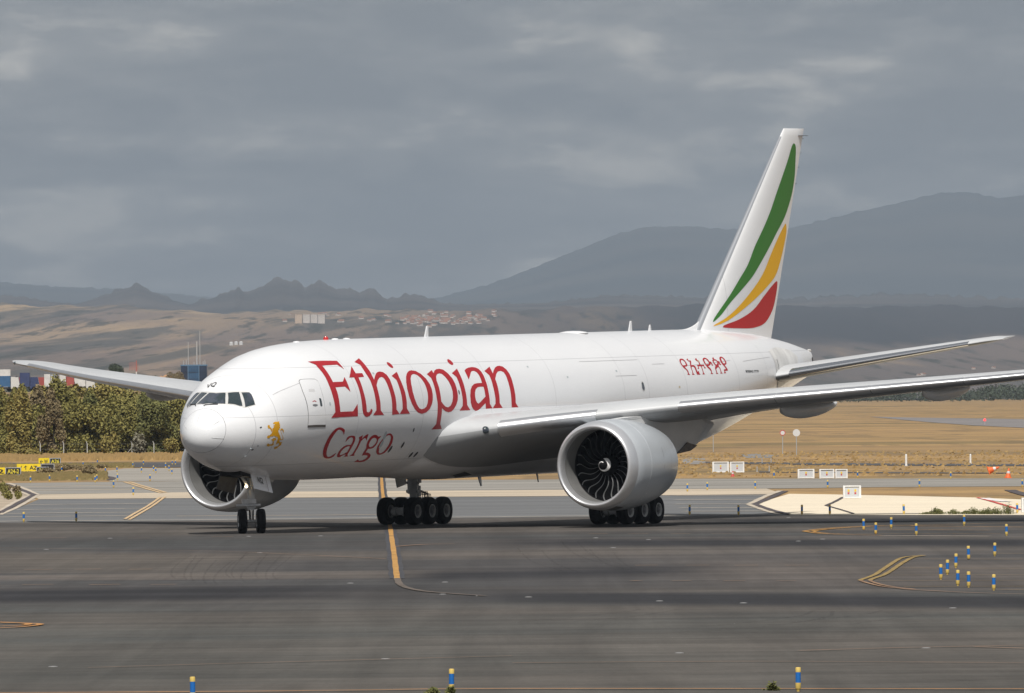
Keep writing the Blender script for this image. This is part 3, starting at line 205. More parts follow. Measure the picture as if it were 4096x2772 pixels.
GR = json.loads('''{"apron_edge":[[-33.52,495.8],[-24.9,494.7],[-16.35,494.5],[-9.96,495.6],[-1.4,496.1],[7.16,495.9],[12.32,496.4],[24.41,487.9],[33.93,480.7]],"poly":{"shoulder":[[-28.2,605.7],[-22.64,605.9],[-12.09,601.7],[2.45,596.5],[10.16,595.9],[14.9,596.8],[12.42,542.7],[12.67,510.4],[13.51,496.8],[12.33,497.1],[7.17,496.6],[-1.41,496.8],[-9.98,496.3],[-16.37,495.2],[-24.94,495.4],[-29.26,496.1],[-29.68,503.2],[-26.68,530.1],[-27.06,554.4]],"strip":[[-30.08,636.2],[-20.52,641.4],[-1.79,636.7],[15.69,631.6],[15.76,613.3],[14.92,597.5],[10.18,596.7],[2.45,597.2],[-12.1,602.5],[-22.67,606.7],[-28.22,606.7]],"taxiway":[[-36.04,722.7],[-30.23,725.6],[-22.96,723.4],[-5.09,715.5],[11.64,708.6],[34.43,687.7],[50.26,670.7],[46.5,620.5],[31.65,632.2],[22.9,634.9],[17.05,631.7],[15.7,632.2],[-1.79,637.6],[-20.55,642.2],[-29.7,638.6],[-30.07,641.7]],"link":[[-32.97,797.3],[-29.67,757.7],[-28.98,730.5],[-22.99,724.6],[-8.22,718.8],[-9.47,828.7],[-28.36,859.0],[-32.75,860.4],[-33.54,817.7]],"road1":[[-60.95,963.7],[-47.42,943.0],[-39.06,937.9],[-30.76,931.7],[-10.44,914.7],[-9.69,848.6],[-28.57,865.4],[-36.4,874.0],[-44.87,892.3],[-57.42,907.9]],"road2":[[-53.15,840.3],[-41.56,826.4],[-37.0,820.2],[-33.53,817.6],[-33.15,799.9],[-36.85,801.5],[-40.64,807.9],[-51.97,821.7]],"road3":[[16.51,877.4],[22.47,858.3],[31.64,833.7],[40.89,816.5],[50.43,800.8],[49.09,779.7],[39.86,796.1],[30.77,810.8],[21.87,835.8],[16.22,855.5]],"road4":[[18.44,765.1],[28.32,746.5],[36.68,732.6],[45.33,720.0],[44.86,712.6],[36.3,724.9],[28.02,738.5],[18.24,756.7]],"concrete":[[16.19,599.1],[18.17,594.7],[22.85,580.2],[25.86,569.2],[27.88,557.1],[33.53,532.8],[30.5,484.7],[24.48,489.2],[13.51,497.5],[12.78,544.1]],"island":[[-43.69,741.3],[-36.26,720.8],[-35.71,715.4],[-28.4,607.1],[-27.3,556.7],[-26.75,530.1],[-29.89,506.8]],"gravel1":[[15.03,913.2],[16.31,932.4],[17.32,920.4],[16.36,866.3],[15.29,846.0],[14.22,856.3]],"gravel2":[[21.54,969.8],[23.72,983.2],[24.71,949.0],[23.28,920.4],[20.96,919.5]],"runway":[[79.59,2280.6],[85.83,2175.0],[100.28,2001.0],[115.0,1825.2],[87.86,1394.6],[78.01,1556.8],[75.69,1669.4],[75.9,1854.3]],"weedstrip":[[-42.46,803.8],[-40.62,807.6],[-36.35,803.6],[-32.86,794.7],[-30.93,766.7],[-29.22,735.0],[-31.3,732.9],[-36.08,724.5],[-38.21,723.3]]},"dash":[[[-17.15,357.2],[-16.16,357.5]],[[-15.37,357.1],[-14.46,357.5]],[[-13.48,356.2],[-12.65,356.6]],[[-13.65,327.8],[-12.67,328.1]],[[-11.67,326.9],[-10.84,327.2]],[[-15.86,328.9],[-14.88,329.2]],[[4.22,355.1],[5.01,355.1]],[[5.97,354.2],[6.78,354.2]],[[7.64,353.3],[8.46,353.3]],[[9.37,352.4],[10.2,352.4]],[[3.73,326.0],[4.05,326.3]],[[5.03,325.4],[5.66,325.5]],[[6.66,324.6],[7.36,324.7]],[[8.32,323.8],[8.95,323.9]],[[3.17,435.0],[4.02,435.2]],[[4.85,434.0],[5.74,434.1]],[[6.66,432.8],[7.5,432.9]],[[8.36,431.7],[9.25,431.8]],[[-21.09,437.6],[-19.17,437.0]],[[-16.44,434.6],[-15.5,434.7]],[[-12.93,436.4],[-11.98,436.4]]],"mark":{"vl1":["dark",0.42,[[-35.68,715.3],[-32.76,676.1],[-29.77,633.6]]],"vl2":["dark",0.33,[[-29.77,633.6],[-28.26,581.0],[-26.96,535.6]]],"vlp1":["pale",0.34,[[-35.75,722.1],[-33.1,686.8],[-29.52,633.4]]],"vlp2":["pale",0.26,[[-29.44,631.7],[-27.55,569.4],[-26.56,527.8]]],"vlq1":["pale",0.34,[[-35.85,712.8],[-32.54,666.9],[-29.97,632.2]]],"vlq2":["pale",0.26,[[-29.92,631.1],[-28.87,590.6],[-27.47,545.8]]],"vm":["dark",0.5,[[-32.16,792.2],[-30.99,776.3],[-29.8,759.3],[-29.3,740.9]]],"vr1":["dark",0.4,[[16.38,614.5],[14.61,578.3],[12.88,544.8]]],"vr2":["dark",0.36,[[12.88,544.8],[13.08,518.2],[13.47,500.0]]],"vrp1":["pale",0.35,[[16.12,616.6],[14.42,584.3],[12.56,544.3]]],"vrp2":["pale",0.3,[[12.54,543.6],[12.71,518.5],[12.98,499.7]]],"vs1":["dark",0.2,[[18.63,576.4],[17.36,552.2],[16.42,536.1]]],"vs2":["dark",0.16,[[16.42,536.1],[16.58,515.4],[16.65,499.4]]],"ve1":["dark",0.7,[[29.62,608.6],[29.27,590.7],[29.02,567.2]]],"red":["red",0.22,[[25.83,567.6],[25.7,549.7],[25.27,508.6]]],"wh":["white",0.6,[[26.04,564.2],[26.15,552.4],[26.45,546.0]]],"yl1":["yellow",0.24,[[-27.6,723.5],[-24.65,677.4],[-21.96,637.3]]],"yl2":["yellow",0.24,[[-27.22,723.1],[-24.24,677.0],[-21.78,639.8]]],"yl3":["yellow",0.17,[[-21.15,611.4],[-20.18,563.4],[-19.64,530.8],[-19.16,502.8]]],"yl4":["yellow",0.17,[[-20.93,612.8],[-19.96,565.4],[-19.36,530.6],[-18.86,500.5]]],"ps0":["pale",0.5,[[-27.33,574.9],[-23.94,576.1],[-20.49,576.3]]],"ps1":["pale",0.5,[[-26.8,550.0],[-23.42,550.8],[-20.01,550.8]]],"ps2":["pale",0.5,[[-26.57,532.3],[-23.18,532.9],[-19.76,532.8]]],"ps3":["pale",0.5,[[-26.03,517.2],[-22.83,517.9],[-19.6,517.8]]],"pt0":["yellow",0.5,[[-32.92,689.1],[-26.67,695.7]]],"pt1":["yellow",0.5,[[-30.96,661.9],[-23.86,663.4]]],"pr0":["pale",0.5,[[9.39,593.0],[14.65,590.0]]],"pr1":["pale",0.5,[[9.03,570.1],[13.67,567.7]]],"pr2":["pale",0.5,[[8.68,548.2],[12.67,546.4]]],"pr3":["pale",0.5,[[8.63,530.5],[12.72,528.6]]],"pr4":["pale",0.5,[[8.61,515.1],[12.95,513.0]]],"edge":["pale",0.5,[[-29.52,500.6],[-25.12,499.1],[-16.47,498.0],[-10.02,498.5],[-1.41,499.2],[7.21,499.0],[12.39,499.2]]],"edge2":["yellow",0.3,[[-16.97,513.4],[-10.29,512.1],[-3.66,511.7]]],"clb":["black",0.52,[[-9.79,758.7],[-8.6,668.7],[-7.62,597.8],[-6.48,520.4],[-5.77,474.8],[-5.09,426.0],[-4.55,387.3],[-4.13,356.0],[-3.84,334.8]]],"cl":["orange",0.2,[[-9.79,758.7],[-8.6,668.7],[-7.62,597.8],[-6.48,520.4],[-5.77,474.8],[-5.09,426.0],[-4.55,387.3],[-4.13,356.0],[-3.84,334.8]]],"cl2":["ghost",0.22,[[-3.84,334.8],[-3.64,324.8],[-3.32,318.1],[-2.8,312.9],[-2.1,309.2],[-0.88,304.6]]],"bb":["fadeorange",0.22,[[-4.8,404.0],[-3.64,409.1],[-2.41,410.7]]],"hp1":["orange",0.17,[[22.93,458.4],[19.83,456.1],[17.62,454.7],[15.89,453.0],[14.32,448.7],[13.22,443.5],[12.43,437.8]]],"hp2":["orange",0.17,[[12.43,437.8],[12.85,430.9],[13.62,426.9],[15.27,423.0]]],"hp3":["orange",0.14,[[22.23,444.3],[18.17,450.7],[17.53,452.6],[15.82,451.2],[14.24,446.3],[13.3,441.3],[12.83,437.9]]],"hp4":["orange",0.14,[[12.83,437.9],[12.99,432.8],[13.69,429.1],[15.44,427.6],[20.28,425.4]]],"hp5":["orange",0.12,[[13.89,441.0],[16.79,439.4],[20.34,435.3]]],"hp6":["pale",0.22,[[15.27,423.0],[19.5,418.4]]],"ch1":["olive",0.17,[[14.94,371.8],[14.48,369.9],[13.96,366.6],[13.4,358.8],[12.86,350.3],[12.34,342.1],[11.85,334.3],[11.41,328.8],[11.12,325.7],[10.98,323.8]]],"ch2":["fadeorange",0.13,[[10.97,323.4],[11.05,319.4],[11.3,313.5],[11.68,310.4],[12.07,307.8],[13.46,302.8],[14.97,299.7],[16.94,296.9]]],"ch3":["olive",0.17,[[14.9,370.6],[14.37,367.1],[13.63,356.9],[12.99,347.0],[12.55,340.0],[12.02,332.3],[11.68,328.6],[11.4,325.4],[11.3,323.8]]],"ch4":["fadeorange",0.12,[[11.29,323.6],[11.27,320.9],[11.4,316.0],[11.67,311.9],[12.1,308.5]]],"th0":["thin",0.11,[[17.66,374.0],[20.06,371.9]]],"th1":["thin",0.11,[[14.26,363.4],[19.4,359.6]]],"th2":["thin",0.11,[[13.11,345.2],[18.41,341.4]]],"th3":["thin",0.11,[[12.26,332.2],[17.78,329.8]]],"th4":["thin",0.11,[[11.44,322.8],[17.27,320.3]]],"th5":["thin",0.11,[[11.94,312.8],[16.76,310.9]]],"th6":["thin",0.11,[[14.28,306.7],[16.49,305.8]]],"bot":["orange2",0.16,[[-14.17,209.1],[-6.02,208.3],[-3.32,208.4],[-0.08,208.5],[10.23,205.1],[16.06,203.2]]],"hl":["orange2",0.2,[[-15.77,277.1],[-13.84,274.5],[-13.32,273.5],[-12.95,272.0],[-13.06,270.5],[-13.6,269.7]]],"hl2":["orange2",0.2,[[-13.83,274.2],[-12.99,272.8],[-12.62,271.6],[-12.83,269.4],[-13.5,267.7],[-15.17,266.6]]],"ln1":["fadeorange",0.1,[[-20.65,410.1],[-15.96,403.4],[-11.39,395.7],[-7.74,384.6],[-4.71,374.3]]],"ln2":["fadeorange",0.1,[[6.59,236.9],[9.22,238.8],[11.97,239.9]]],"ln3":["fadeorange",0.08,[[-0.06,228.4],[2.89,228.2],[5.83,227.6],[11.21,224.6]]],"ln4":["fadeorange",0.07,[[-9.52,227.6],[-6.64,229.9],[-0.06,234.5]]],"ln5":["fadeorange",0.1,[[10.77,238.9],[13.13,235.0]]]},"stud":[[-11.37,438.0],[-9.76,392.1],[-5.25,327.2],[-2.22,327.6],[-8.28,437.4],[-2.16,308.0],[-1.05,305.1],[-10.38,229.3],[-2.96,233.4],[-17.24,435.8],[-18.58,405.5],[3.87,396.8],[4.2,295.1],[6.54,291.3],[12.55,414.5],[0.42,302.5],[3.81,236.3],[9.63,238.9],[12.12,282.1],[11.43,409.7],[5.52,417.7],[3.41,424.0],[7.75,483.4],[13.1,486.2]],"bollard":{"near":[[-6.4,202.6],[-1.29,206.7],[5.7,205.5]],"cluster":[[13.58,324.7],[14.15,333.2],[14.96,345.5],[16.14,362.1],[17.39,369.0],[13.66,314.2],[13.87,311.4],[14.4,306.4]],"hairpin":[[15.11,440.5],[15.18,427.8],[16.47,445.1],[16.73,423.9],[19.96,452.0],[20.26,419.4]],"rightedge":[[8.64,500.6],[10.99,498.2],[14.05,497.1],[15.4,496.7],[18.95,495.2],[24.49,495.9]],"rightfar":[[10.53,617.1],[11.89,625.3],[14.9,628.3],[19.47,631.8],[25.09,630.3],[31.11,623.5],[18.0,704.0],[23.61,699.2],[29.46,686.9]],"leftedge":[[-23.8,495.7],[-21.27,496.2]],"leftmid":[[-34.18,722.6],[-33.24,731.4],[-30.92,723.4],[-29.46,719.1],[-29.84,731.4],[-26.53,677.4],[-23.27,624.6],[-28.57,736.5],[-25.87,726.6]],"leftfar":[[-36.48,824.7],[-32.49,813.0],[-31.81,819.3],[-29.46,808.6],[-28.98,822.2],[-28.08,801.9],[-27.77,823.5],[-26.36,788.2],[-37.34,886.2],[-37.32,916.0],[-32.45,871.0],[-32.53,897.9],[-29.19,857.1],[-29.95,896.8],[-29.6,894.2]]},"sign":[[[-39.76,782.7],[-37.84,787.0],0.62,"A"],[[-40.1,823.5],[-37.05,825.4],0.66,"B"],[[-41.93,900.3],[-39.96,903.1],0.62,"C"]],"cab":[[[19.6,703.6],[20.75,702.3]],[[21.05,702.0],[22.07,700.9]],[[22.11,700.8],[22.95,699.9]],[[14.84,760.6],[16.07,759.2]],[[16.12,759.1],[17.18,757.9]],[[18.46,571.6],[19.46,570.8]],[[24.85,499.4],[25.66,498.8]]],"disc":[[26.56,955.4],[25.67,970.7],[20.06,1021.5]],"weed":[[20.08,495.3],[20.48,495.0],[20.63,494.8],[21.33,494.3],[21.89,493.9],[22.26,493.6],[22.74,493.2],[22.94,493.1],[23.32,492.8],[23.82,492.4]],"shrub":[[-32.35,646.8],[-32.59,655.4],[-29.97,605.8],[-30.46,626.3],[-29.43,607.8],[-33.53,662.0]],"midshrub":[[-36.33,840.9],[-35.44,839.9],[-34.86,834.6],[-34.4,852.8],[-37.03,832.5],[-36.6,797.2],[-32.64,784.5],[-37.61,837.8]],"post":[[31.16,808.7],[37.06,826.6],[20.91,856.7],[21.42,846.9],[18.3,765.3],[19.29,768.5]],"orange":[[33.64,722.6],[33.57,692.2],[15.59,724.3]],"fence":[[-53.21,1050.4],[-50.57,1046.6],[-48.33,1043.3],[-45.78,1039.7],[-43.23,1036.0],[-40.73,1032.4],[-38.42,1029.0],[-36.09,1025.6],[-33.77,1022.3]]}''')
# ---------------------------------------------------------------- ground materials
def b_grass(nt, b, L):
    a = nt.noise(.05, 6, .62, (.22, .9, 1), .6); c = nt.noise(.012, 5, .6, (.18, 1, 1), .4, (40, 0, 0)); f = nt.noise(1.3, 4, .7, (1, .35, 1)); h = nt.noise(.22, 6, .65, (.5, .05, 1), .5); k = nt.noise(.06, 6, .68, (.3, .12, 1), .8, (7, 3, 0))
    col = nt.mix(nt.range(a, .35, .68), (.40, .26, .12), (.235, .158, .088))
    col = nt.mix(nt.math('MULTIPLY', nt.range(c, .5, .72), .75), col, (.125, .115, .055))
    col = nt.mix(nt.range(c, .42, .25), col, (.44, .30, .15))
    col = nt.mix(nt.math('MULTIPLY', nt.range(h, .5, .62), .55), col, (.17, .125, .075))
    col = nt.mix(nt.math('MULTIPLY', nt.range(k, .54, .66), .7), col, (.12, .10, .055))
    col = nt.mix(nt.math('MULTIPLY', nt.range(k, .44, .32), .5), col, (.36, .235, .12))
    col = nt.mix(nt.math('MULTIPLY', nt.range(f, .45, .8), .5), col, (.15, .125, .06))
    L.new(col, b.inputs['Base Color'])
M_grass = mat('dry_grass', rough=.95, spec=.1, build=b_grass)
def b_apron(nt, b, L):
    co = nt.n('ShaderNodeTexCoord'); sp = nt.n('ShaderNodeSeparateXYZ', {0: co.outputs['Object']}); X, Y = sp.outputs[0], sp.outputs[1]
    big = nt.noise(.045, 5, .6, (.35, 1, 1), .8); st = nt.noise(.16, 6, .62, (.17, 1, 1), .9); blot = nt.noise(.38, 5, .6, (1, .035, 1), .8); blot2 = nt.noise(1.5, 4, .65, (1, .03, 1), .5); fine = nt.noise(1.1, 5, .7, (.5, .8, 1)); grit = nt.noise(9, 3, .8, (1, .35, 1))
    near = nt.range(Y, 255, 330); far = nt.range(Y, 400, 452)
    wob = nt.math('MULTIPLY_ADD', nt.math('SUBTRACT', big, .5), 60, Y)
    near = nt.range(wob, 268, 322)
    col = nt.mix(near, (.080, .077, .070), (.063, .060, .060)); col = nt.mix(far, col, (.066, .0615, .0585))
    def band(c, slope, half, soft, x0, x1, x2, x3):
        d = nt.math('ABSOLUTE', nt.math('SUBTRACT', nt.math('MULTIPLY_ADD', nt.math('SUBTRACT', st, .5), half*.6, Y), nt.math('MULTIPLY_ADD', X, slope, c)))
        m = nt.range(d, half+soft, max(half-soft, 0.01)); return nt.math('MULTIPLY', m, nt.math('MULTIPLY', nt.range(X, x0, x1), nt.range(X, x3, x2)))
    hue = nt.noise(.03, 4, .55, (.5, 1, 1), .6, (90, 20, 0)); col = nt.mix(nt.math('MULTIPLY', nt.range(hue, .42, .62), .7), col, (.108, .095, .083)); col = nt.mix(nt.math('MULTIPLY', nt.range(hue, .48, .32), .5), col, (.068, .073, .072))
    # old brown wear
    br = nt.math('MULTIPLY', nt.range(big, .48, .66), nt.math('MULTIPLY', nt.range(Y, 315, 335), nt.range(Y, 420, 385)))
    col = nt.mix(nt.math('MULTIPLY', br, .8), col, (.118, .102, .09))
    col = nt.mix(nt.math('MULTIPLY', band(350, -1.5, 22, 10, -40, -30, -13, -7), .75), col, (.118, .103, .088))
    col = nt.mix(nt.math('MULTIPLY', band(352, -1.2, 26, 12, 3, 8, 60, 70), .6), col, (.115, .099, .088))
    # rubber laid down along the turns
    for a in ((315, .25, 10, 4, -60, -40, -9, 0), (304, -1.05, 9, 5, -8, 3, 60, 70), (413, -.6, 10, 6, -3, 4, 60, 70), (476, -.2, 8, 4, 6, 12, 60, 70), (342, .8, 9, 7, -5, -2, 4, 9)):
        col = nt.mix(nt.math('MULTIPLY', band(*a), .95), col, (.026, .026, .029))
    v = nt.math('MULTIPLY', nt.range(st, .3, .72, .80, 1.18), nt.range(fine, .25, .8, .88, 1.13))
    v = nt.math('MULTIPLY', v, nt.range(grit, .3, .75, .93, 1.08)); v = nt.math('MULTIPLY', v, nt.math('MULTIPLY', nt.range(blot, .3, .7, .84, 1.10), nt.range(blot2, .3, .72, .95, 1.04)))
    sc = nt.n('ShaderNodeVectorMath', {0: col, 'Scale': v}, operation='SCALE')
    L.new(sc.outputs[0], b.inputs['Base Color'])
M_apron = mat('apron_asphalt', rough=.9, spec=.2, build=b_apron)
def pave(name, col, amt=.14, s=(.35, 1, 1)):
    def bb(nt, b, L):
        v = nt.math('MULTIPLY', nt.range(nt.noise(.11, 6, .65, s, .6), .3, .7, 1-amt, 1+amt), nt.range(nt.noise(1.7, 4, .7), .3, .75, .93, 1.07))
        L.new(nt.n('ShaderNodeVectorMath', {0: col, 'Scale': v}, operation='SCALE').outputs[0], b.inputs['Base Color'])
    return mat(name, rough=.9, spec=.15, build=bb)
M_shoulder = pave('shoulder_asphalt', (.15, .153, .156)); M_strip = pave('sandy_strip', (.50, .42, .32)); M_taxi = pave('taxiway_concrete', (.31, .288, .255), .2)
M_conc = pave('pale_concrete', (.74, .65, .505), .06); M_road = pave('dark_road', (.09, .088, .09), .2); M_gravel = pave('grey_gravel', (.24, .225, .21), .2); M_isl = pave('sandy_gravel', (.40, .33, .25), .16)
M_line = {'dark': mat('line_dark', (.075, .062, .065), .9, var=(.8, .3)), 'pale': mat('line_pale', (.5, .43, .34), .9, var=(.9, .25)), 'yellow': mat('line_worn_yellow', (.55, .39, .22), .9, var=(.7, .2)),
          'orange': mat('line_orange', (.44, .235, .06), .85, var=(1.2, .35)), 'orange2': mat('line_orange_near', (.42, .2, .06), .85, var=(.9, .25)), 'fadeorange': mat('line_faded_orange', (.24, .145, .085), .9, var=(.4, .3)), 'olive': mat('line_olive_yellow', (.27, .185, .06), .9, var=(.6, .2)),
          'ghost': mat('line_ghost', (.115, .092, .074), .9, var=(.5, .3)), 'thin': mat('line_thin_yellow', (.26, .175, .07), .9, var=(.3, .35)), 'black': mat('line_black_border', (.045, .045, .052), .9, var=(.5, .25)), 'red': mat('line_red', (.6, .08, .07), .9), 'white': mat('line_white', (.75, .72, .7), .9, var=(.6, .2))}
def sheet(name, pts, m, z, parent=None):
    """flat polygon on the ground, cut into strips so that it stays a real sheet"""
    v3 = [Vector((p[0], p[1], 0)) for p in pts]
    tris = tessellate_polygon([v3])
    return mesh(name, [(p.x, p.y, z) for p in v3], tris, m, parent, smooth=False)
GS = 44000
ground = mesh('ground', [(-30000, -1500, 0), (30000, -1500, 0), (30000, GS, 0), (-30000, GS, 0)], [(0, 1, 2, 3)], M_grass, smooth=False)
tag(ground, 'dry tan grass plain around the taxiways', kind='structure')
P = GR['poly']
ae = GR['apron_edge']
apron_pts = [(-400, -1000), (400, -1000), (400, 470), (120, 474)]+[tuple(p) for p in reversed(ae)]+[(-120, 497), (-400, 498)]
def st(name, pts, m, z, label):
    return tag(sheet(name, pts, m, z), label, kind='structure')
apron = st('apron', apron_pts, M_apron, .024, 'dark worn asphalt apron under the freighter')
st('runway', P['runway'], pave('far_runway', (.215, .2, .195), .2), .05, 'far grey runway strip beyond the dry field')
st('access_road', P['road1'], M_road, .03, 'dark service road below the trees')
st('access_road', P['road2'], M_road, .03, 'narrow dark road behind the yellow signs')
st('access_road', P['road3'], M_road, .03, 'dark road across the dry field at right')
st('access_road', P['road4'], M_road, .03, 'thin dark road behind the white cabinets')
st('gravel_patch', P['gravel1'], M_gravel, .02, 'grey gravel patch beside the engine')
st('gravel_patch', P['gravel2'], M_gravel, .02, 'grey gravel patch in the dry field')
st('taxiway', P['link'], M_taxi, .012, 'pale concrete link behind the edge markers at left')
st('taxiway', P['taxiway'], pave('taxiway_grey', (.27, .255, .23), .2), .016, 'grey taxiway crossing behind the freighter')
st('taxiway_strip', P['strip'], M_strip, .020, 'sandy strip between taxiway and shoulder')
st('taxiway_shoulder', P['shoulder'], M_shoulder, .012, 'blue grey striped taxiway shoulder')
st('pavement', P['concrete'], M_conc, .012, 'bright sandy concrete pavement at right')
st('traffic_island', P['island'], M_isl, .008, 'sandy island with low shrubs at left')
# painted markings: one painted_line object per stroke
def ribbon(name, pts, w, m, z, parent):
    # resample with Catmull-Rom
    P_ = [Vector((p[0], p[1], 0)) for p in pts]
    if len(P_) > 2:
        Q = [P_[0]*2-P_[1]]+P_+[P_[-1]*2-P_[-2]]; out = []
        for i in range(1, len(Q)-2):
            for t in [j/6 for j in range(6)]:
                a, b_, c, d = Q[i-1], Q[i], Q[i+1], Q[i+2]
                out.append(.5*((2*b_)+(c-a)*t+(2*a-5*b_+4*c-d)*t*t+(3*b_-a-3*c+d)*t**3))
        P_ = out+[P_[-1]]
    v = []; f = []
    for i, p in enumerate(P_):
        d = (P_[min(i+1, len(P_)-1)]-P_[max(i-1, 0)]); n = Vector((-d.y, d.x, 0)).normalized()
        ww = w/2*(1+.08*math.sin(i*1.7))
        v += [(p.x+n.x*ww, p.y+n.y*ww, z), (p.x-n.x*ww, p.y-n.y*ww, z)]
    f = [(2*i, 2*i+1, 2*i+3, 2*i+2) for i in range(len(P_)-1)]
    return mesh(name, v, f, m, parent, smooth=False)
zl = .034
WMUL = {'yellow': 1.0, 'pale': 1.0}
for i, (n, (c, w, pts)) in enumerate(GR['mark'].items()):
    # strokes that run across the view keep the paint width that the photograph shows
    d = Vector(pts[-1])-Vector(pts[0])
    if abs(d.x) > abs(d.y)*.6 and c in ('orange', 'fadeorange', 'olive', 'thin', 'orange2', 'pale', 'yellow'): w = w*1.6
    z = {'black': .030, 'pale': .032, 'dark': .036}.get(c, .040)
    ribbon('painted_line', pts, w, M_line[c], z+i*.0002, apron)
for a, b_ in GR['dash']: ribbon('painted_dash', [a, b_], .3, M_line['fadeorange'], .052, apron)
mst = mat('stud_white', (.20, .20, .20), .6)
for x, y in GR['stud']:
    s = MB().lathe([(0, .11), (.012, .10), (.02, .05), (.021, .001)], (x, y, .026), (0, 0, 1), 10).build('centreline_light', mst, apron)
    s.scale = (1, 1, 1)
# tyre marks: thin rubber stains
def b_skid(nt, b, L):
    n_ = nt.noise(.9, 4, .7); L.new(nt.range(n_, .32, .68, .0, .17), b.inputs['Alpha'])
M_skid = mat('tyre_rubber_stain', (.02, .02, .022), .9, spec=.1, build=b_skid)
def gp(xd, yd):
    d = Fv+R2*((xd*1.7625-2048)/FPX)+U2*((1386-yd*1.7625)/FPX); t = -CAMH/d.z; return (d.x*t, d.y*t)
SK = [[(1162, 1415), (1312, 1402), (1437, 1388), (1447, 1384)], [(1162, 1421), (1400, 1405), (1525, 1388), (1532, 1385)], [(1300, 1440), (1600, 1424), (1800, 1402), (1842, 1390), (1846, 1387)], [(1350, 1447), (1700, 1428), (1870, 1404), (1890, 1389)],
      [(1450, 1452), (1800, 1432), (2000, 1410), (2100, 1396)], [(1600, 1446), (1900, 1432), (2100, 1416), (2250, 1404)], [(700, 1437), (1000, 1425), (1162, 1416), (1300, 1408)], [(0, 1455), (300, 1466), (600, 1478), (1000, 1476)], [(100, 1470), (500, 1474), (900, 1482)], [(1700, 1528), (2000, 1540), (2324, 1552)], [(1500, 1440), (1750, 1420), (1950, 1398), (2000, 1388)], [(900, 1400), (1100, 1396), (1400, 1400)], [(0, 1395), (200, 1402), (420, 1400)]]
for i in range(11):
    x0 = 400+i*23+random.uniform(-8, 8); y0 = random.uniform(1312, 1330); w_ = random.uniform(14, 30); SK.append([(x0, y0), (x0-w_*.35, y0-9), (x0-w_*.2, y0-22), (x0+w_*.6, y0-40), (x0+w_*1.5, y0-random.uniform(52, 62))])
for i in range(6):
    x0 = 1180+i*42+random.uniform(-10, 10); y0 = random.uniform(1225, 1260); SK.append([(x0, y0), (x0+14, y0+16), (x0+40, y0+34), (x0+random.uniform(80, 120), y0+52)])
for i, pts in enumerate(SK): ribbon('tyre_mark', [gp(*p) for p in pts], .12 if i < 13 else .07, M_skid, .0275+i*.00004, apron)
# ---------------------------------------------------------------- hills and mountains
Fd = FPX/1.7625
def px2w(xd, yd, Y):
    """display pixel of the photograph at depth Y -> world point"""
    d = Fv+R2*((xd*1.7625-2048)/FPX)+U2*((1386-yd*1.7625)/FPX); t = Y/d.y
    return Vector((d.x*t, Y, CAMH+d.z*t))
def b_hill(nt, b, L):  # scrub and dry grass, with cloud shade and sunlit patches painted in
    co = nt.n('ShaderNodeTexCoord'); sp = nt.n('ShaderNodeSeparateXYZ', {0: co.outputs['Object']}); X, Y, Z = sp.outputs
    S_ = (1, .022, 1)
    a = nt.noise(.0034, 6, .62, S_, .5); c = nt.noise(.009, 6, .65, S_, .4); d = nt.noise(.035, 5, .7, S_); g = nt.noise(.0016, 4, .5, (1, .03, 1), 0, (3000, 0, 0))
    left = nt.range(X, 200, -650); high = nt.range(nt.math('MULTIPLY_ADD', nt.math('SUBTRACT', a, .5), 4000, Y), 10800, 13000)
    tan = nt.math('ADD', nt.math('MULTIPLY', nt.range(a, .56, .66), .4), nt.math('MULTIPLY', nt.math('MULTIPLY', left, high), nt.range(g, .40, .54)))
    col = nt.mix(nt.range(g, .35, .65), (.185, .145, .125), (.125, .11, .105))
    col = nt.mix(nt.math('MINIMUM', tan, 1.), col, (.42, .30, .18))
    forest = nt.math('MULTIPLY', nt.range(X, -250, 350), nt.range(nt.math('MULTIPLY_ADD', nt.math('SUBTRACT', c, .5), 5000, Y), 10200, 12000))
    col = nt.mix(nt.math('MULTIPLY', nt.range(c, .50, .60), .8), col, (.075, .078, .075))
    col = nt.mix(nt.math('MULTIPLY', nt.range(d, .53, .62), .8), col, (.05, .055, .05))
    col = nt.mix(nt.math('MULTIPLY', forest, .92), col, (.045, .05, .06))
    L.new(col, b.inputs['Base Color'])
M_hill = mat('scrub_cloud_shade_hill', rough=1, spec=.05, build=b_hill)
def b_rock(nt, b, L):
    a = nt.noise(.0012, 6, .6); L.new(nt.mix(nt.range(a, .35, .7), (.055, .056, .06), (.115, .10, .095)), b.inputs['Base Color'])
M_rock = mat('wooded_rock', rough=1, spec=.05, build=b_rock)
def b_mt(nt, b, L):
    a = nt.noise(.0006, 5, .6, (1, 1, .5)); L.new(nt.mix(nt.range(a, .4, .65), (.05, .06, .07), (.09, .09, .09)), b.inputs['Base Color'])
M_mt = mat('far_mountain', rough=1, spec=.05, build=b_mt)
def hills(name, m, rows, nx, x0, x1, namp, label, seed=0, rough=None):
    """heightfield: rows = list of (depth, function xd -> yd)"""
    v = []; nr = len(rows)
    for j, (Y, fn) in enumerate(rows):
        for i in range(nx+1):
            xd = lerp(x0, x1, i/nx); p = px2w(xd, fn(xd), Y)
            n = noise.fractal(Vector((p.x*.0011+seed, p.y*.0009, seed*.7)), 1., 2.1, 6)
            p.z += n*namp*min(1, j/3)
            if rough and j == nr-2: p.z += (noise.fractal(Vector((p.x*.035, seed, 0)), .8, 2.1, 6))*rough
            v.append(p)
    f = [(j*(nx+1)+i, j*(nx+1)+i+1, (j+1)*(nx+1)+i+1, (j+1)*(nx+1)+i) for j in range(nr-1) for i in range(nx)]
    return tag(mesh(name, v, f, m), label, kind='structure')
